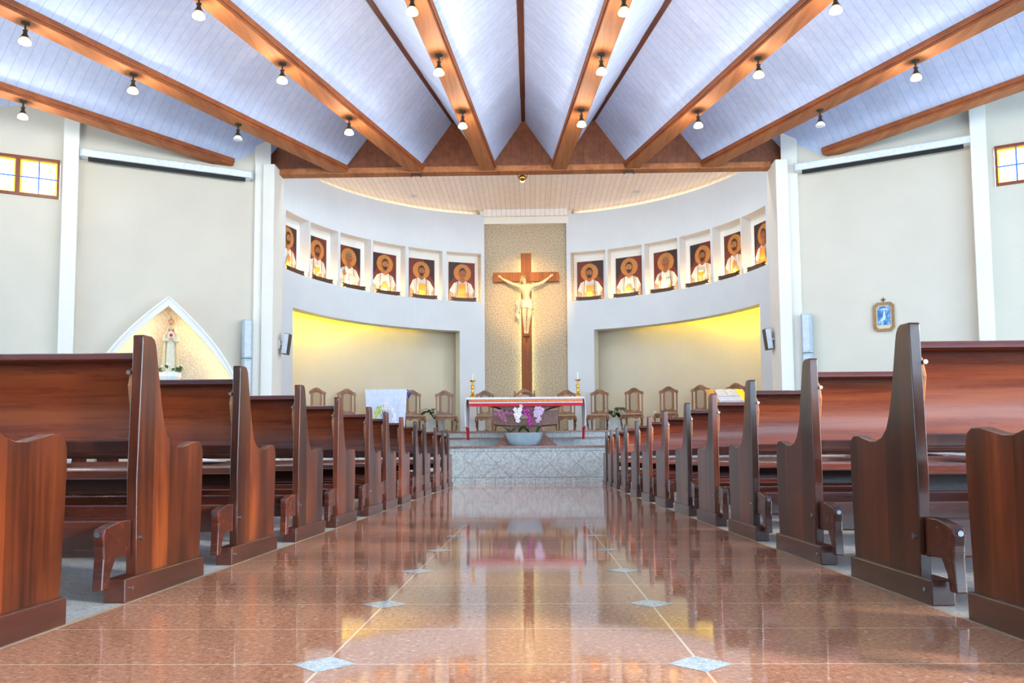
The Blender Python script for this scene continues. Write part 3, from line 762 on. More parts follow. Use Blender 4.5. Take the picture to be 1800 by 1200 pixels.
def candlestick(x, lab, lab2):
    t = thing('candlestick', lab, 'candlestick', (x, 16.72, ZP1+H+.012), 0, 'candlesticks on the altar')
    b = MB(); b.lathe([(0, 0), (.085, 0), (.085, .02), (.06, .035), (.05, .07), (.03, .1), (.022, .13)], 24); b.build('foot', m_gold, t)
    b = MB(); b.lathe([(.02, .12), (.034, .15), (.02, .18), (.028, .21), (.04, .25), (.022, .29), (.015, .33), (.02, .35)], 20); b.build('stem', m_gold, t)
    b = MB(); b.lathe([(.01, .34), (.03, .35), (.06, .37), (.062, .378), (.02, .372), (0, .37)], 24); b.build('drip_pan', m_gold, t)
    t2 = thing('candle', lab2, 'candle', (x, 16.72, ZP1+H+.012+.371), 0, 'candles on the altar')
    b = MB(); b.lathe([(0, 0), (.012, 0), (.0115, .14), (.006, .15), (0, .15)], 14); b.build('wax', m_wax, t2)
    b = MB(); b.tube([(0, 0, .15), (.001, 0, .165)], .0015, 6); b.build('wick', m_flame, t2)
candlestick(-1.135, 'gold candlestick on the left end of the altar', 'white candle in the left gold candlestick')
candlestick(.99, 'gold candlestick on the right end of the altar', 'white candle in the right gold candlestick')

# ---- orchid bowl in front of the altar
t = thing('flower_bowl', 'grey half-round planter holding orchids in front of the altar', 'planter', (-.095, 16.04, ZP1))
b = MB()
b.rings([[(x*s_, y*s_, z) for x, y in [(cos(2*pi*i/32), .36*sin(2*pi*i/32)) for i in range(32)]] for s_, z in ((.22, 0), (.27, .03), (.31, .09), (.345, .17), (.365, .255), (.35, .255), (.33, .22), (.02, .215))])
b.build('bowl', m_stone_bowl, t)
b = MB(); b.rings([[(s_*cos(2*pi*i/24), .36*s_*sin(2*pi*i/24), z) for i in range(24)] for s_, z in ((.335, .222), (.3, .24), (.05, .245))]); b.build('soil', m_soil, t)
def blossom(mats, size=.04):
    b = MB()
    for k in range(5):
        a = 2*pi*k/5+pi/2
        c = Vector((cos(a)*size*.62, -.004*(k % 2), sin(a)*size*.62))
        b.ell(c, (size*.55, size*.12, size*.42), 0, 10, 6, Matrix.Rotation(-a, 3, 'Y'))
    b.ell((0, -size*.2, -size*.1), (size*.2, size*.25, size*.2), 1, 8, 5)
    return b
def orchid(x, y, path, spots, mat, label, size, leaves, seed):
    rnd = random.Random(seed)
    t = thing('orchid', label, 'orchid', (x, y, ZP1+.235), 0, 'orchids in the altar bowl')
    b = MB(); b.tube(path, [.006]*(len(path)-1)+[.003], 7); b.build('flower_stem', m_stem, t)
    for (dx, dy, dz, L) in leaves:
        b = MB(); b.leaf((0, 0, .02), (dx, dy*.6, dz+.35), L*1.35, .11, .25); b.build('leaf', m_leaf2, t)
    bl = None
    for (bx, by, bz) in spots:
        if bl is None: bl = blossom([mat, m_yellowcenter], size).build('blossom', [mat, m_yellowcenter], t); o = bl
        else: o = bl.copy(); COL.objects.link(o); o.parent = t
        o.location = (bx, by, bz-.085); o.rotation_euler = (rnd.uniform(-.4, .3), rnd.uniform(-.5, .5), rnd.uniform(-.6, .6))
bx0 = -.095
# pixel-measured spray shapes (metres, relative to each plant base at z .935)
orchid(-.36, 16.03, [(0, 0, 0), (-.03, -.01, .15), (-.07, -.02, .33), (-.11, -.02, .46), (-.18, -.03, .5)],
       [(-.28, -.03, .47), (-.22, -.04, .5), (-.16, -.04, .53), (-.2, -.05, .44), (-.13, -.05, .46), (-.07, -.04, .5), (-.1, -.05, .4), (-.16, -.05, .39), (-.03, -.03, .47), (-.09, -.05, .34), (.02, -.02, .48)], m_spotted,
       'orchid with spotted pink purple flowers, leftmost in the altar bowl', .035, [(-.6, -.4, .35, .17), (.5, -.3, .2, .14)], 1)
orchid(-.2, 16.05, [(0, 0, 0), (.01, -.01, .2), (0, -.02, .42), (-.03, -.03, .52), (-.0, -.03, .6)],
       [(.05, -.03, .61), (.03, -.05, .55), (-.06, -.03, .55), (-.02, -.05, .5), (-.05, -.05, .45), (.02, -.05, .46), (-.03, -.05, .39), (.0, -.06, .42), (-.01, -.05, .34)], m_whitepetal,
       'orchid with white flowers, second from the left in the altar bowl', .044, [(.5, -.6, .5, .2)], 2)
orchid(.0, 16.05, [(0, 0, 0), (-.005, -.01, .25), (-.02, -.02, .42), (-.06, -.02, .52)],
       [(-.08, -.03, .53), (-.04, -.04, .55), (0, -.05, .53), (-.06, -.05, .47), (-.0, -.05, .46), (.01, -.05, .4), (.03, -.05, .36), (.0, -.06, .33), (.045, -.05, .29), (.02, -.06, .27)], m_purple,
       'orchid with deep magenta flowers, third from the left in the altar bowl', .044, [(-.5, -.6, .35, .2)], 3)
orchid(.15, 16.03, [(0, 0, 0), (.03, -.01, .2), (.06, -.02, .38), (.05, -.02, .48), (.02, -.03, .54)],
       [(-.02, -.03, .5), (.0, -.04, .57), (.06, -.04, .57), (.11, -.03, .54), (.03, -.05, .5), (.08, -.05, .48), (.03, -.05, .43), (-.02, -.04, .44), (.05, -.05, .37), (.02, -.05, .33)], m_pinkpetal,
       'orchid with pale pink white flowers, rightmost in the altar bowl', .042, [(.45, -.5, .8, .15)], 4)

# ================================================================== SANCTUARY CHAIRS
def chair_parts(t, arm=False):
    w = .27 if not arm else .33
    b = MB(); b.prism([(-w, -.26), (w, -.26), (w*.86, .22), (-w*.86, .22)], .44, .475, 'z'); b.build('seat', m_chair, t, bevel=.012)
    b = MB(); b.prism([(-w*.88, -.23), (w*.88, -.23), (w*.76, .16), (-w*.76, .16)], .475, .495, 'z'); b.build('seat_pad', m_chair_pad, t, bevel=.01)
    ap = [(-w*.9, .44)]+[(w*.9*(u*2-1), .385+.03*cos(u*4*pi)*(1 if abs(u-.5) > .05 else 1)-.02*(abs(u-.5) < .12)) for u in [j/24 for j in range(25)]]+[(w*.9, .44)]
    b = MB(); b.prism(ap, -.245, -.225, 'y')
    for sx in (-1, 1): b.prism([(-.22, .44), (.2, .44), (.2, .40), (0, .37), (-.22, .385)], sx*w*.86-.01, sx*w*.86+.01, 'x')
    b.build('apron', m_chair, t)
    for sx in (-1, 1):
        b = MB(); b.tube([(sx*w*.88, -.225, .44), (sx*w*.95, -.25, .36), (sx*w*.9, -.235, .22), (sx*w*.84, -.225, .1), (sx*w*.88, -.245, .03), (sx*w*.9, -.255, 0)], [.034, .036, .026, .02, .022, .028], 8); b.build('leg', m_chair, t)
        b = MB(); b.prism([(.18, .44), (.22, .44), (.25, 0), (.21, 0)], sx*w*.72-.02, sx*w*.72+.02, 'x'); b.build('leg', m_chair, t)
    b = MB(); st = [(-w*.84, .075)]+[(w*.84*(u*2-1), .105+.03*max(0, cos((u-.5)*2*pi*1.5))) for u in [j/20 for j in range(21)]]+[(w*.84, .075)]
    b.prism(st, -.23, -.21, 'y')
    for sx in (-1, 1): b.tube([(sx*w*.84, -.22, .1), (sx*w*.72, .2, .1)], .014, 6)
    b.build('stretcher', m_chair, t)
    tl = lambda z: .205+.05*(z-.45)
    W2 = w*.75
    for sx in (-1, 1):
        b = MB(); b.prism([(tl(.44)-.018, .44), (tl(.44)+.018, .44), (tl(1.07)+.018, 1.07), (tl(1.07)-.018, 1.07)], sx*W2-.016, sx*W2+.016, 'x')
        if arm: b.box(sx*.25-.018, sx*.25+.018, .19, .235, .44, 1.14)
        b.build('back_post', m_chair, t)
    cw = W2+.03
    cr = [(-cw, .985), (-cw-.004, 1.05), (-cw*.75, 1.075), (-cw*.5, 1.11), (-cw*.25, 1.15), (0, 1.165), (cw*.25, 1.15), (cw*.5, 1.11), (cw*.75, 1.075), (cw+.004, 1.05), (cw, .985), (cw*.7, 1.0), (cw*.4, 1.05), (0, 1.065), (-cw*.4, 1.05), (-cw*.7, 1.0)]
    if arm: cr = [(x, z+.03*(abs(x) < cw*.6)) for x, z in cr]
    b = MB(); b.prism(cr, .205, .255, 'y')
    for k in range(7): b.ell((-cw*.55+cw*.183*k, .202, 1.075+.035*cos((k-3)*.5)), (.018, .01, .016), 0, 8, 5)
    b.build('crest_rail', m_chair, t, bevel=.005)
    # inner frame with arched top and rounded foot around the pad
    iw = .135 if not arm else .17
    out = [(-iw, .56), (iw, .56), (iw, 1.0)]+[(iw*cos(a), 1.0+.06*sin(a)) for a in [pi*j/12 for j in range(1, 12)]]+[(-iw, 1.0)]
    pw = iw-.048
    pd = [(pw*cos(a), .64+.06*sin(a)) for a in [pi+pi*j/10 for j in range(11)]]+[(pw*cos(a), .985+.05*sin(a)) for a in [pi*j/10 for j in range(11)]]
    b = MB(); b.prism(out, .215, .245, 'y'); b.build('back_frame', m_chair, t, bevel=.006)
    b = MB(); b.prism(pd, .2, .25, 'y'); b.build('back_pad', m_chair_pad, t, bevel=.01)
    b = MB(); b.prism([(-W2, .52), (W2, .52), (W2, .56), (iw, .575), (-iw, .575), (-W2, .56)], .2, .235, 'y'); b.build('lower_rail', m_chair, t)
    if arm:
        for sx in (-1, 1):
            b = MB(); b.tube([(sx*.27, .2, .7), (sx*.29, 0, .69), (sx*.3, -.2, .68), (sx*.3, -.24, .66)], [.022, .024, .028, .02], 8); b.tube([(sx*.29, -.19, .45), (sx*.3, -.19, .67)], .018, 8); b.build('armrest', m_chair, t)
CH = [(-5.07, 19.83), (-4.42, 20.2), (-3.71, 20.5), (-2.91, 20.75), (-2.12, 20.95), (-1.117, 21.1), (.93, 21.1), (1.741, 20.95), (2.573, 20.7), (3.371, 20.4), (4.068, 20.0), (4.813, 19.6)]
CL = ['leftmost of the row', 'second from the left of the row', 'half hidden by the white draped lectern', 'right behind the edge of the white draped lectern', 'in front of the left plant box', 'behind the left end of the altar', 'behind the right end of the altar', 'left of the right plant box', 'right of the right plant box', 'third right of the altar', 'fourth right of the altar', 'mostly hidden behind the yellow lectern']
c0 = None
for (x, y), l in zip(CH, CL):
    rz = -math.atan2(x-.0, 6.5)*.75
    lb = 'carved wooden chair with beige back pad, '+l
    if c0 is None:
        c0 = thing('carved_chair', lb, 'chair', (x, y, ZP3), rz, 'carved chairs along the apse wall'); chair_parts(c0)
    else: dup(c0, (x, y, ZP3), rz, lb)
t = thing('presider_chair', 'wide carved armchair with arched crest behind the middle of the altar', 'chair', (-.121, 21.1, ZP3)); chair_parts(t, True)

# ---- plant boxes behind the chairs
def plant_box(x, y, lab1, lab2, seed, wide):
    t = thing('plant_box', lab1, 'planter', (x, y, ZP3), 0, 'plant boxes behind the chairs')
    h = .45; s = wide/2
    b = MB(); b.box(-s, s, -.2, .2, 0, h-.02); b.box(-s, s, -.2, -.16, h-.02, h); b.box(-s, s, .16, .2, h-.02, h); b.box(-s, -s+.04, -.16, .16, h-.02, h); b.box(s-.04, s, -.16, .16, h-.02, h); b.build('box', m_marble, t, bevel=.004)
    b = MB(); b.box(-s+.04, s-.04, -.16, .16, h-.025, h-.012); b.build('soil', m_soil, t)
    r = random.Random(seed); t2 = thing('green_plant', lab2, 'plant', (x, y, ZP3+h-.012), 0, 'plants in the plant boxes')
    for k in range(15):
        a = 2*pi*k/15+r.uniform(-.2, .2); l = r.uniform(.28, .46); e = r.uniform(.25, 1.1)
        b = MB(); top = Vector((cos(a)*l*.45, sin(a)*.18, l*.45*e+.08)); b.tube([(0, 0, 0), tuple(top*.6+Vector((0, 0, .03))), tuple(top)], .006, 6); b.leaf(top, (cos(a), sin(a)*.4, .25*e), l*.62, .13, .7)
        b.build('leaf', m_leaf, t2)
plant_box(-2.5, 21.75, 'pale marble plant box behind the fifth chair from the left', 'dark leafy plant in the left plant box', 3, .5)
plant_box(2.2, 21.7, 'pale marble plant box between the chairs right of the altar', 'dark leafy plant in the right plant box', 5, .5)
b = MB(); a = radians(33.0); b.box(-.04, .04, -.008, 0, -.06, .06); b.box(-.012, .012, -.012, -.008, -.02, .02)
o = b.build('wall_outlet', m_white); o.location = (AC[0]+(R0+.73)*sin(a)*.995, AC[1]+(R0+.72)*cos(a), 1.62); o.rotation_euler = (0, 0, -a); tag(o, 'small white socket on the recess wall right of the altar', 'outlet')

# ================================================================== LECTERNS
t = thing('lectern', 'lectern hidden under white cloth left of the altar', 'lectern', (-2.93, 17.2, ZP1))
b = MB(); b.box(-.25, .25, -.18, .18, 0, .04); b.box(-.06, .06, -.06, .06, .04, .98); b.build('stand', m_yellowwood, t)
b = MB(); b.prism([(-.2, .98), (.2, 1.1), (.2, 1.13), (-.2, 1.01)], -.4, .4, 'x'); b.build('desk', m_yellowwood, t)
t = thing('lectern_cloth', 'pale lilac white cloth hanging over the lectern left of the altar', 'cloth', (-2.93, 17.2, ZP1))
b = MB(); rs = []
for k in range(11):
    tt = k/10; z = 1.195-.78*tt
    f = [(-(.43-.045*tt)+(.86-.09*tt)*u) for u in [j/24 for j in range(25)]]
    rs.append([(x, -.27-.012*sin(x*24+1)*tt, z) for x in f]+[(x, -.262-.012*sin(x*24+1)*tt, z) for x in f[::-1]])
b.rings(rs, smooth=True); b.build('front_drop', m_lilac, t)
b = MB(); b.prism([(-.27, 1.185), (.24, 1.2), (.24, 1.21), (-.27, 1.195)], -.43, .43, 'x'); b.build('top_fold', m_lilac, t)
b = MB(); b.tube([(.44, -.2, 1.13), (.47, -.22, 1.07), (.45, -.2, 1.0)], [.012, .03, .008], 8); b.tube([(.44, -.2, 1.12), (.5, -.21, 1.1)], [.012, .024], 8); o = b.build('blue_bow', M('blue_ribbon', srgb(30, 60, 160), .5), t); o['label'] = 'blue bow'
t = thing('orchid_vase', 'white vase with arching white and lime orchids before the white draped lectern', 'vase', (-2.92, 16.75, ZP1))
b = MB(); b.lathe([(0, 0), (.09, 0), (.1, .1), (.06, .28), (.07, .32), (.055, .32), (.05, .28), (0, .2)], 20); b.build('vase_body', m_white, t)
def spray(nm, pts, mat, n, seed):
    r = random.Random(seed); b = MB(); b.tube([(0, 0, .2)]+pts, .006, 6); b.build('flower_stem', m_stem, t)
    b0 = None
    for k in range(n):
        u = k/(n-1)*(len(pts)-1); i = min(int(u), len(pts)-2); q = Vector(pts[i]).lerp(Vector(pts[i+1]), u-i)
        if b0 is None: b0 = blossom(None, .032).build('blossom', [mat, m_yellowcenter], t); o = b0
        else: o = b0.copy(); COL.objects.link(o); o.parent = t
        o.location = q+Vector((r.uniform(-.025, .025), -.03, r.uniform(-.025, .025))); o.rotation_euler = (r.uniform(-.5, .5), r.uniform(-.8, .8), r.uniform(-.5, .5))
spray('l', [(-.08, 0, .7), (-.08, 0, .84), (-.13, -.01, .78), (-.17, -.02, .66), (-.19, -.02, .56)], m_limepetal, 11, 1)
spray('r', [(.0, 0, .75), (.02, 0, .85), (.1, -.01, .83), (.16, -.02, .74), (.19, -.02, .62), (.2, -.02, .5)], m_whitepetal, 15, 2)
spray('m', [(-.05, 0, .78), (-.03, 0, .87), (.03, 0, .88), (.08, 0, .85)], m_whitepetal, 6, 3)
t = thing('wooden_lectern', 'yellow wooden lectern with sloping top right of the altar', 'lectern', (4.15, 17.45, ZP1))
b = MB(); b.prism([(-.3, 0), (.32, 0), (.32, .9), (-.3, .78)], -.34, .34, 'x'); b.build('body', m_yellowwood, t, bevel=.01)
b = MB(); b.prism([(-.36, .86), (.3, 1.16), (.3, 1.2), (-.36, .9)], -.4, .4, 'x'); b.prism([(-.3, .76), (.32, .9), (.3, 1.17), (-.3, .88)], -.34, .34, 'x'); b.build('sloping_top', m_yellowwood, t, bevel=.008)
lz = lambda y: .9+(y+.36)*.4545
b = MB()
for k in range(9):
    u = -.2+.05*k; b.box(u-.012, u+.012, -.375, -.37, .62+.02*(k % 2), .9, 1)
b.box(-.24, .24, -.37, -.362, .58, .91, 0); b.prism([(-.37, .905), (-.1, lz(-.1)+.004), (-.1, lz(-.1)+.01), (-.37, .912)], -.24, .24, 'x', 0)
o = b.build('lace_cloth', [m_cloth, m_ivory_cloth]); o.location = t.location; tag(o, 'white lace cloth hanging over the front of the yellow lectern', 'cloth')
t2 = thing('open_book', 'open white book lying on the yellow lectern', 'book', (4.15, 17.45, ZP1+.006), 0)
for sx in (-1, 1):
    b = MB(); rs = []
    for k in range(9):
        u = k/8; x = sx*(.005+.21*u); h = .028*sin(pi*min(u*1.05, 1))**.6*(1-.35*u)+.006
        rs.append([(x, -.12, lz(-.12)+.01), (x, .2, lz(.2)+.01), (x, .2, lz(.2)+h+.01), (x, -.12, lz(-.12)+h+.01)])
    b.rings(rs); b.build('page_block', m_paper, t2)
b = MB(); b.prism([(-.125, lz(-.125)+.006), (.205, lz(.205)+.006), (.205, lz(.205)+.01), (-.125, lz(-.125)+.01)], -.225, .225, 'x'); b.build('cover', m_red, t2)

# ================================================================== SIDE WALL FITTINGS
def wframe(fn, s, off, z, left):
    o = fn(s, off, z); a = math.atan2(-.5, -1) if left else math.atan2(.5, -1)
    return Vector(o), (radians(26.565) if left else -radians(26.565))
def screen(fn, left, s0, s1, lab):
    L = s1-s0; loc, rz = wframe(fn, (s0+s1)/2, .1, 5.84, left)
    t = thing('projection_screen', lab, 'screen', loc, rz, 'roller screens on the side walls')
    b = MB(); b.prism([(-.075, -.06), (.07, -.075), (.095, -.05), (.095, .05), (.07, .075), (-.06, .075), (-.08, .05)], -L/2, L/2, 'x'); b.build('roller_case', m_screen, t, bevel=.006)
    for sx in (-1, 1):
        b = MB(); b.box(sx*(L/2)-.015, sx*(L/2)+.015, -.085, .095, -.08, .08); b.build('end_cap', m_grey, t, bevel=.006)
    b = MB(); b.box(-L/2+.12, L/2-.12, -.045, -.02, -.135, -.055); b.build('black_drop', m_black, t)
screen(wl, True, .235, 3.12, 'white roller projection screen high on the left wall')
screen(wr, False, .145, 3.03, 'white roller projection screen high on the right wall')
def column(fn, left, s, lab, lab2, sb):
    loc, rz = wframe(fn, s, .14, 0, left)
    t = thing('column_speaker', lab, 'speaker', (loc.x, loc.y, 1.1), rz, 'column speakers on the side walls')
    for z0, z1 in ((0, 1.24), (1.25, 1.97)):
        b = MB(); b.prism([(-.095, .1), (-.095, -.05), (-.06, -.1), (.06, -.1), (.095, -.05), (.095, .1)], z0, z1, 'z'); b.build('cabinet', m_grey, t, bevel=.006)
    for z0, z1 in ((.03, 1.2), (1.28, 1.94)):
        b = MB(); b.box(-.055, .055, -.106, -.1, z0, z1); b.build('grille', m_grille, t)
    b = MB(); b.box(-.03, .03, .09, .145, .6, .7); b.box(-.03, .03, .09, .145, 1.5, 1.6); b.build('wall_bracket', m_dark, t)
    loc, rz = wframe(fn, sb, .03, 2.46, left)
    t = thing('junction_box', lab2, 'box', loc, rz, 'junction boxes on the side walls')
    b = MB(); b.box(-.035, .035, -.035, .03, -.08, .08); b.build('housing', m_grey, t, bevel=.005)
    b = MB(); b.tube([(0, .02, .08), (0, .02, .55)], .009, 8); b.tube([(0, .02, -.08), (0, .02, -.9)], .009, 8); b.build('conduit', m_pier, t)
column(wl, True, .28, 'tall pale grey column speaker beside the left apse pier', 'small grey junction box by the left column speaker', .115 if False else .075+.06)
column(wr, False, .26, 'tall pale grey column speaker beside the right apse pier', 'small grey junction box by the right column speaker', .1)
for sx, x, lab in ((1, -4.66, 'small white loudspeaker tilted on the wall left of the left recess'), (-1, 4.56, 'small white loudspeaker tilted on the wall right of the right recess')):
    t = thing('wall_speaker', lab, 'speaker', (x, 15.8, 2.69), 0, 'small loudspeakers at the apse')
    b = MB(); b.box(-sx*.15-.03, -sx*.15+.03, -.04, .14, -.09, .07); b.tube([(-sx*.14, 0, 0), (-sx*.03, 0, 0)], .025, 8); b.build('bracket', m_white, t)
    b = MB(); b.box(-.055, .055, -.1, .1, -.2, .2); o = b.build('cabinet', m_dark, t, bevel=.008); o.rotation_euler = (0, sx*radians(7), 0)
    b = MB(); b.box(-.048, .048, -.106, -.1, -.19, .19); o = b.build('grille', m_grille, t); o.rotation_euler = (0, sx*radians(7), 0)
# framed station picture
loc, rz = wframe(wr, 1.557, .02, 2.925, False)
t = thing('framed_picture', 'octagonal gilt framed blue picture with small cross on the right wall', 'picture', loc, rz)
def octo(w_, h_, c): return [(-w_, -h_+c), (-w_+c, -h_), (w_-c, -h_), (w_, -h_+c), (w_, h_-c), (w_-c, h_), (-w_+c, h_), (-w_, h_-c)]
b = MB()
for (A, B, y0, y1) in ((octo(.172, .26, .06), octo(.148, .236, .05), -.03, .015), (octo(.148, .236, .05), octo(.125, .21, .04), -.02, .015)):
    n = 8
    rings = [[(p_[0], y1, p_[1]) for p_ in A], [(p_[0], y0, p_[1]) for p_ in A], [(p_[0], y0, p_[1]) for p_ in B], [(p_[0], y1, p_[1]) for p_ in B]]
    b.rings(rings, smooth=False, cap=False)
b.build('frame', M('gilt_wood', srgb(170, 130, 84), .4, .3, var=.15), t)
b = MB(); b.prism(octo(.13, .215, .045), -.004, .012, 'y'); b.build('mount', M('cream_mount', srgb(222, 206, 176), .7), t)
def blue_mat():
    g = N('blue_painted_scene'); n = g.noise(g.coords('Object', (9, 9, 6)), 1.2, 5, .6)
    g.link(g.ramp(n, [(.34, srgb(28, 70, 128)), (.5, srgb(62, 124, 182)), (.68, srgb(196, 220, 236))]), 'Base Color'); g.set(Roughness=.4); return g.mat
b = MB(); b.box(-.105, .105, -.008, -.004, -.145, .19, 0)
for k, pts in enumerate(([(0, .15), (.012, .16), (.014, .1), (.028, 0), (.01, -.06), (-.02, 0), (-.004, .1)], [(-.01, 0), (-.06, -.06), (-.08, -.09), (-.02, -.07), (.02, -.04)], [(-.09, .12), (-.02, .15), (.05, .145), (.09, .1), (.03, .125), (-.03, .128)])):
    b.add([(p_[0], -.0085-.0005*k, p_[1]) for p_ in pts], [tuple(range(len(pts)))], 1)
b.build('picture_panel', [blue_mat(), M('pale_blue_paint', srgb(206, 226, 238), .5)], t, merge=False)
b = MB(); b.box(-.008, .008, -.008, .008, .255, .345); b.box(-.035, .035, -.008, .008, .3, .316); b.build('small_cross', m_dark, t)

# ---- shrine: pointed arch with statue on the left wall
SC_ = 1.655
loc, rz = wframe(wl, SC_, 0, 0, True)
t = thing('shrine_arch', 'white pointed arch shrine surround on the left wall', 'shrine', loc, rz)
def ow(z): h = 3.38-z; return max(1.17*h-.245*h*h, 0) if h < 2.39 else 1.397
def iw_(z): h = 3.215-z; return max(1.1*h-.185*h*h, 0) if h < 2.6 else 1.61
zs_o = [3.38-2.38*(k/24)**1.0 for k in range(25)]+[0]
def band(f_o, f_i, zo, zi, y0, y1, m=0, mb=None):
    pts_o = [(f_o(z), z) for z in zo]; pts_i = [(f_i(z), z) for z in zi]
    for sx in (-1, 1):
        rs = []
        for (xo, z_o), (xi, z_i) in zip(pts_o, pts_i):
            rs.append([(sx*xo, y0, z_o), (sx*xi, y0, z_i), (sx*xi, y1, z_i), (sx*xo, y1, z_o)])
        mb.rings(rs, m, smooth=False)
zi = [3.215-(3.215-1.0)*(k/24) for k in range(25)]+[0]
inn = lambda z: min(iw_(z), ow(z)-.09)
b = MB()
zo2 = [3.38-(3.38-1.0)*(k/24) for k in range(25)]+[0]
band(ow, inn, zo2, zi, -.3, -.25, 0, b); band(ow, lambda z: max(ow(z)-.03, 0), zo2, [z-.03 if z > .05 else 0 for z in zo2], -.25, -.0, 0, b); b.build('arch_surround', m_pier, t)
b = MB(); band(lambda z: ow(z)+.012, lambda z: max(ow(z)-.03, 0), zo2, [z-.03 if z > .05 else 0 for z in zo2], -.325, -.3, 0, b); b.build('outer_moulding', m_white, t)
b = MB(); band(lambda z: max(ow(z)-.035, 0), lambda z: 0, [z-.035 if z > .05 else 0 for z in zo2], [z-.035 if z > .05 else 0 for z in zo2], -.02, -.002, 0, b); b.build('back_panel', m_shrine_back, t)
zl = [3.02-1.9*(k/24) for k in range(25)]
for sx in (-1, 1):
    b = MB(); rs = []
    for z in zl:
        x = inn(z)+.045
        rs.append([(sx*x, -.22, z), (sx*(x-.02), -.22, z-.01), (sx*(x-.02), -.19, z-.01), (sx*x, -.19, z)])
    b.rings(rs, smooth=False); b.build('light_strip', m_strip_shrine, t)
ploc, _ = wframe(wl, 1.6, .2, 0, True)
tp = thing('statue_pedestal', 'white six-sided pedestal inside the arch shrine', 'pedestal', ploc, rz)
b = MB(); b.lathe([(0, 0), (.19, 0), (.19, .05), (.15, .09), (.15, 1.9), (.19, 1.95), (.19, 2.03), (0, 2.03)], 6); o = b.build('column', m_white, tp)
for p_ in o.data.polygons: p_.use_smooth = False
# robed statue
ts = thing('madonna_statue', 'crowned robed woman statue in white mantle inside the arch shrine', 'statue', (ploc.x, ploc.y, 2.03), rz)
def robe(prof, mb, m, folds, amp, a0=0, a1=2*pi, n=48, th=0):
    rs = []
    for (z, rx, ry, cx_, cy_) in prof:
        ring = []
        for i in range(n+(0 if a1-a0 >= 6.28 else 1)):
            a = a0+(a1-a0)*i/n; k = 1+amp*sin(folds*a+z*4)*min(1, max(0, (.75-z)*1.8))
            ring.append((cx_+rx*k*cos(a), cy_+ry*k*sin(a), z))
        rs.append(ring)
    return rs
b = MB(); b.rings(robe([(0, .115, .1, 0, 0), (.03, .118, .1, 0, 0), (.2, .105, .088, 0, 0), (.4, .095, .078, 0, 0), (.52, .085, .07, 0, 0), (.62, .09, .068, 0, 0), (.69, .085, .06, 0, 0), (.73, .05, .045, 0, 0), (.75, .03, .03, 0, -.005)], b, 0, 11, .07)); b.build('robe', m_ivory_cloth, ts)
b = MB()
pr = [(.02, .15, .115, 0, .012), (.2, .14, .105, 0, .012), (.4, .13, .095, 0, .012), (.58, .125, .085, 0, .01), (.68, .112, .075, 0, .008), (.735, .075, .06, 0, .01), (.78, .062, .06, 0, .012), (.83, .058, .058, 0, .014), (.87, .04, .045, 0, .014), (.885, .012, .015, 0, .014)]
o1 = robe(pr, b, 0, 9, .05, -pi*.27, pi*1.27, 44); o2 = robe([(z, rx-.008, ry-.008, a, c) for z, rx, ry, a, c in pr], b, 0, 9, .05, -pi*.27, pi*1.27, 44)
b.rings([p1+p2[::-1] for p1, p2 in zip(o1, o2)]); b.build('mantle', M('cream_mantle', srgb(206, 190, 150), .6), ts)
b = MB(); b.ell((0, -.022, .805), (.04, .045, .055), 0, 16, 12); b.tube([(0, -.005, .73), (0, -.012, .77)], .024, 10); b.tube([(0, -.064, .815), (0, -.073, .797)], [.005, .009], 6)
for sx in (-1, 1): b.ell((sx*.015, -.062, .815), (.007, .004, .004), 1, 8, 5)
b.ell((0, -.062, .778), (.012, .006, .005), 2, 8, 5); b.build('head', [M('statue_skin', srgb(228, 188, 156), .5), m_hair, M('statue_lips', srgb(190, 100, 90), .5)], ts)
b = MB()
for sx in (-1, 1):
    b.tube([(sx*.095, -.02, .66), (sx*.11, -.06, .56), (sx*.06, -.1, .575), (sx*.035, -.112, .585)], [.032, .036, .03, .02], 10)
b.build('sleeves', m_ivory_cloth, ts)
b = MB()
for sx in (-1, 1):
    b.ell((sx*.022, -.118, .595), (.016, .012, .014), 0, 8, 6)
    for k in range(4): b.tube([(sx*.014, -.122+.002*k, .6-.006*k), (sx*.002, -.13+.002*k, .612-.008*k), (-sx*.006, -.131, .614-.009*k)], [.0045, .004, .003], 5)
    b.tube([(sx*.022, -.122, .606), (sx*.012, -.128, .624)], [.005, .0035], 5)
b.build('hands', M('statue_hands', srgb(228, 188, 156), .5), ts)
b = MB(); b.lathe([(0, -.004), (.024, -.004), (.028, 0), (.024, .004), (0, .004)], 14); o = b.build('heart_emblem', m_red, ts); o.location = (0, -.08, .665); o.rotation_euler = (radians(90), 0, 0); o['label'] = 'red heart emblem'
b = MB(); b.lathe([(.036, .865), (.042, .885), (.046, .9), (.042, .905), (.036, .885)], 20, (0, .005, 0))
for k in range(8):
    a = 2*pi*k/8; b.tube([(.044*cos(a), .005+.044*sin(a), .9), (.048*cos(a), .005+.048*sin(a), .935), (.02*cos(a), .005+.02*sin(a), .965), (0, .005, .97)], [.006, .006, .005, .004], 6)
b.ell((0, .005, .98), (.012, .012, .012), 0, 8, 6); b.box(-.003, .003, .002, .008, .985, 1.015); b.box(-.011, .011, .002, .008, .998, 1.004); b.build('crown', M('rose_gilding', srgb(206, 140, 104), .4, .4), ts)
tg = thing('flower_garland', 'low bed of green leaves and white flowers at the feet of the shrine statue', 'flowers', (ploc.x, ploc.y, 2.03), rz)
r = random.Random(4); b = MB()
for k in range(46):
    a = 2*pi*r.random(); rr = r.uniform(.13, .17); b.leaf((rr*cos(a), rr*sin(a), r.uniform(.01, .06)), (cos(a)*.7, sin(a)*.7, r.uniform(.1, .9)), r.uniform(.09, .14), .06, .3)
b.build('leaves', m_leaf2, tg)
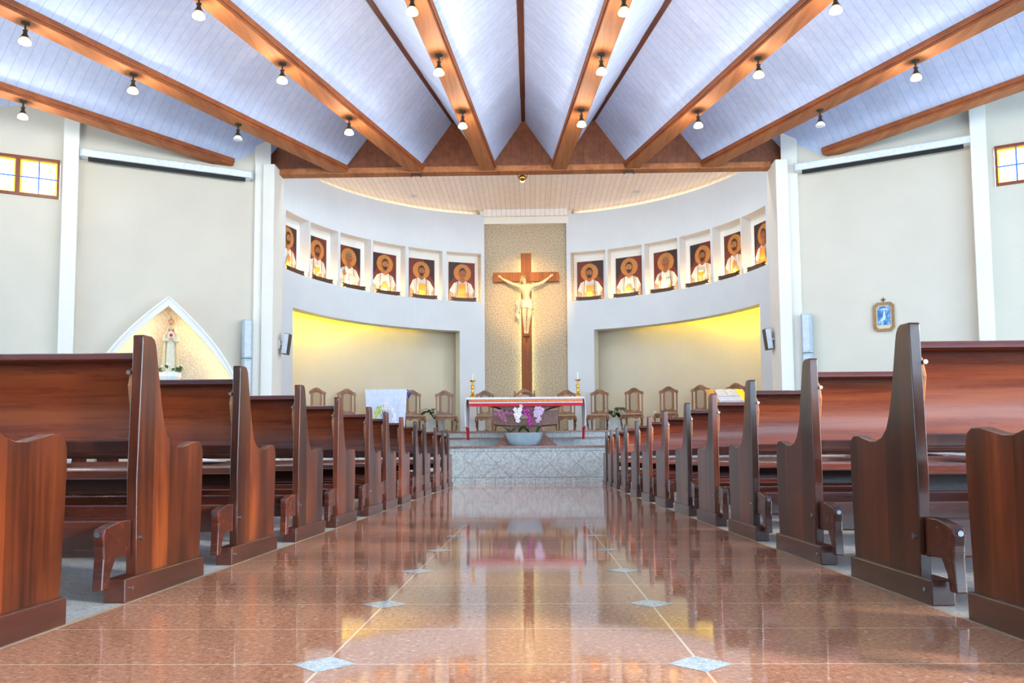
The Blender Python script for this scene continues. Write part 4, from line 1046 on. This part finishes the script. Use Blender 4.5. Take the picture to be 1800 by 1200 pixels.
for k in range(12):
    a = 2*pi*k/12+.2; o = blossom(None, .022).build('blossom', [m_whitepetal, m_yellowcenter], tg) if k == 0 else o.copy()
    if k: COL.objects.link(o); o.parent = tg
    o.location = (.19*cos(a), .19*sin(a), .07+.03*(k % 3)); o.rotation_euler = (-.4, 0, a+pi/2)

# ================================================================== PEWS
PL = 4.2
PROF = [(-.01, .075), (-.02, .4), (-.012, .6), (0, .86), (0, .891), (.006, .897), (.066, .9), (.088, .892), (.102, .874), (.111, .845), (.138, .74), (.16, .66), (.182, .6), (.208, .555), (.25, .526), (.3, .514), (.35, .515), (.41, .527), (.46, .538), (.505, .538), (.528, .526), (.541, .5), (.543, .45), (.538, .3), (.526, .075)]
def make_pew(sd):
    t = thing('church_pew', '', 'pew', group='wooden pews %s of the aisle' % ('left' if sd < 0 else 'right'))
    X = lambda a: sd*a
    def bx(mb, x0, x1, *k): a, c = sorted((X(x0), X(x1))); mb.box(a, c, *k); return mb
    for x0, x1 in ((0, .036), (PL-.036, PL)):
        b = MB(); a, c = sorted((X(x0), X(x1))); b.prism(PROF, a, c, 'x', smooth=True); e = b.build('end_panel', m_pew_end, t, bevel=.003)
        b = MB(); bx(b, x0-.018, x1+.018, -.12, .53, 0, .078); b.build('base_block', m_pew_base, t, bevel=.004)
    # curved back panel
    front = []; back = []
    for k in range(13):
        z = .53+.29*k/12; y = .075+.034*sin(pi*(.15+.7*k/12))
        back.append((y, z)); front.append((y+.02, z))
    b = MB(); a, c = sorted((X(.036), X(PL-.036))); b.prism(back+front[::-1], a, c, 'x', smooth=True); b.build('backrest', m_pew_back, t)
    b = MB(); b.prism([(.022, .815), (.03, .808), (.12, .808), (.125, .82), (.12, .836), (.036, .838), (.024, .83)], a, c, 'x', smooth=True); b.build('top_rail', m_pew_dark, t)
    b = MB(); b.prism([(.06, .49), (.1, .49), (.1, .533), (.06, .533)], a, c, 'x'); b.build('lower_rail', m_pew_base, t, bevel=.004)
    b = MB(); b.prism([(.12, .40), (.125, .424), (.14, .432), (.3, .44), (.48, .456), (.505, .452), (.515, .436), (.505, .42), (.3, .405), (.14, .395)], a, c, 'x', smooth=True); b.build('seat', m_pew_back, t)
    b = MB(); bx(b, .036, PL-.036, .42, .445, .33, .405); b.build('seat_rail', m_pew_dark, t)
    for xm in (PL*.36, PL*.68):
        b = MB(); bx(b, xm-.02, xm+.02, .16, .42, .0, .4); b.build('support', m_pew_dark, t)
    # folding kneeler hung on the back
    b = MB(); bx(b, .05, PL-.05, -.062, -.026, .14, .262); kn = b.build('kneeler_board', m_pew_dark, t, bevel=.006)
    for x0 in (.014, PL*.5, PL-.05):
        b = MB(); a2, c2 = sorted((X(x0), X(x0+.036)))
        b.prism([(-.022, .265), (-.1, .265), (-.195, .247), (-.208, .225), (-.2, .19), (-.196, .15), (-.203, .05), (-.165, .05), (-.152, .1), (-.12, .145), (-.022, .14)], a2, c2, 'x'); b.build('kneeler_leg', m_pew_dark, kn, bevel=.005)
        b = MB(); b.tube([(X(x0+.018), -.204, .228), (X(x0+.018), -.211, .228)], .009, 10); b.build('bolt', m_steel, kn)
    b = MB(); b.tube([(X(-.001), .02, .2), (X(-.006), .02, .2)], .01, 10); b.tube([(X(-.019), -.08, .045), (X(-.023), -.08, .045)], .008, 10); b.build('screw_heads', m_steel, t)
    b = MB(); b.prism([(.0, .72), (.02, .78), (.05, .8), (.06, .72), (.05, .6), (.02, .64)], *sorted((X(.036), X(.052))), 'x'); b.build('back_bracket', m_beam, t, bevel=.004)
    b = MB(); b.tube([(X(.044), .004, .765), (X(.044), -.012, .765)], .008, 8); b.build('hook', m_steel, t)
    return t
YL = [1.83, 2.82, 3.785, 4.78, 5.75, 6.85, 7.66, 8.575, 9.63, 10.43, 11.62, 12.6, 13.4]
YR = [1.87, 2.73, 3.71, 4.73, 5.72, 6.68, 7.81, 8.85, 9.9, 11.1, 12.2, 13.1, 13.95]
NTH = ['thirteenth', 'twelfth', 'eleventh', 'tenth', 'ninth', 'eighth', 'seventh', 'sixth', 'fifth', 'fourth', 'third', 'second', 'first']
for sd, ys, nm in ((-1, YL, 'left'), (1, YR, 'right')):
    p0 = None
    for k, y in enumerate(ys):
        if k == 0: lb = 'reddish brown wooden pew in the %s block, nearest the camera' % nm
        elif k == len(ys)-1: lb = 'reddish brown wooden pew in the %s block, nearest the altar steps' % nm
        else: lb = 'reddish brown wooden pew in the %s block, %s counted from the camera' % (nm, ORD[k])
        loc = (sd*1.29, y, 0)
        if p0 is None: p0 = make_pew(sd); p0.location = loc; p0['label'] = lb
        else: dup(p0, loc, None, lb)
for x, y, rz, l in ((-1.62, 4.2, .9, 'white leaflet on the seat of the third left pew'), (-1.8, 3.16, .5, 'white leaflet on the seat of the second left pew'), (1.6, 4.08, 1.1, 'white leaflet on the seat of the third right pew'), (1.62, 3.08, .4, 'white leaflet on the seat of the second right pew')):
    b = MB(); b.box(-.07, .07, -.1, .1, 0, .004)
    o = b.build('leaflet', m_paper); o.location = (x, y, .46); o.rotation_euler = (radians(4), 0, rz); tag(o, l, 'paper', 'leaflets on the pew seats')
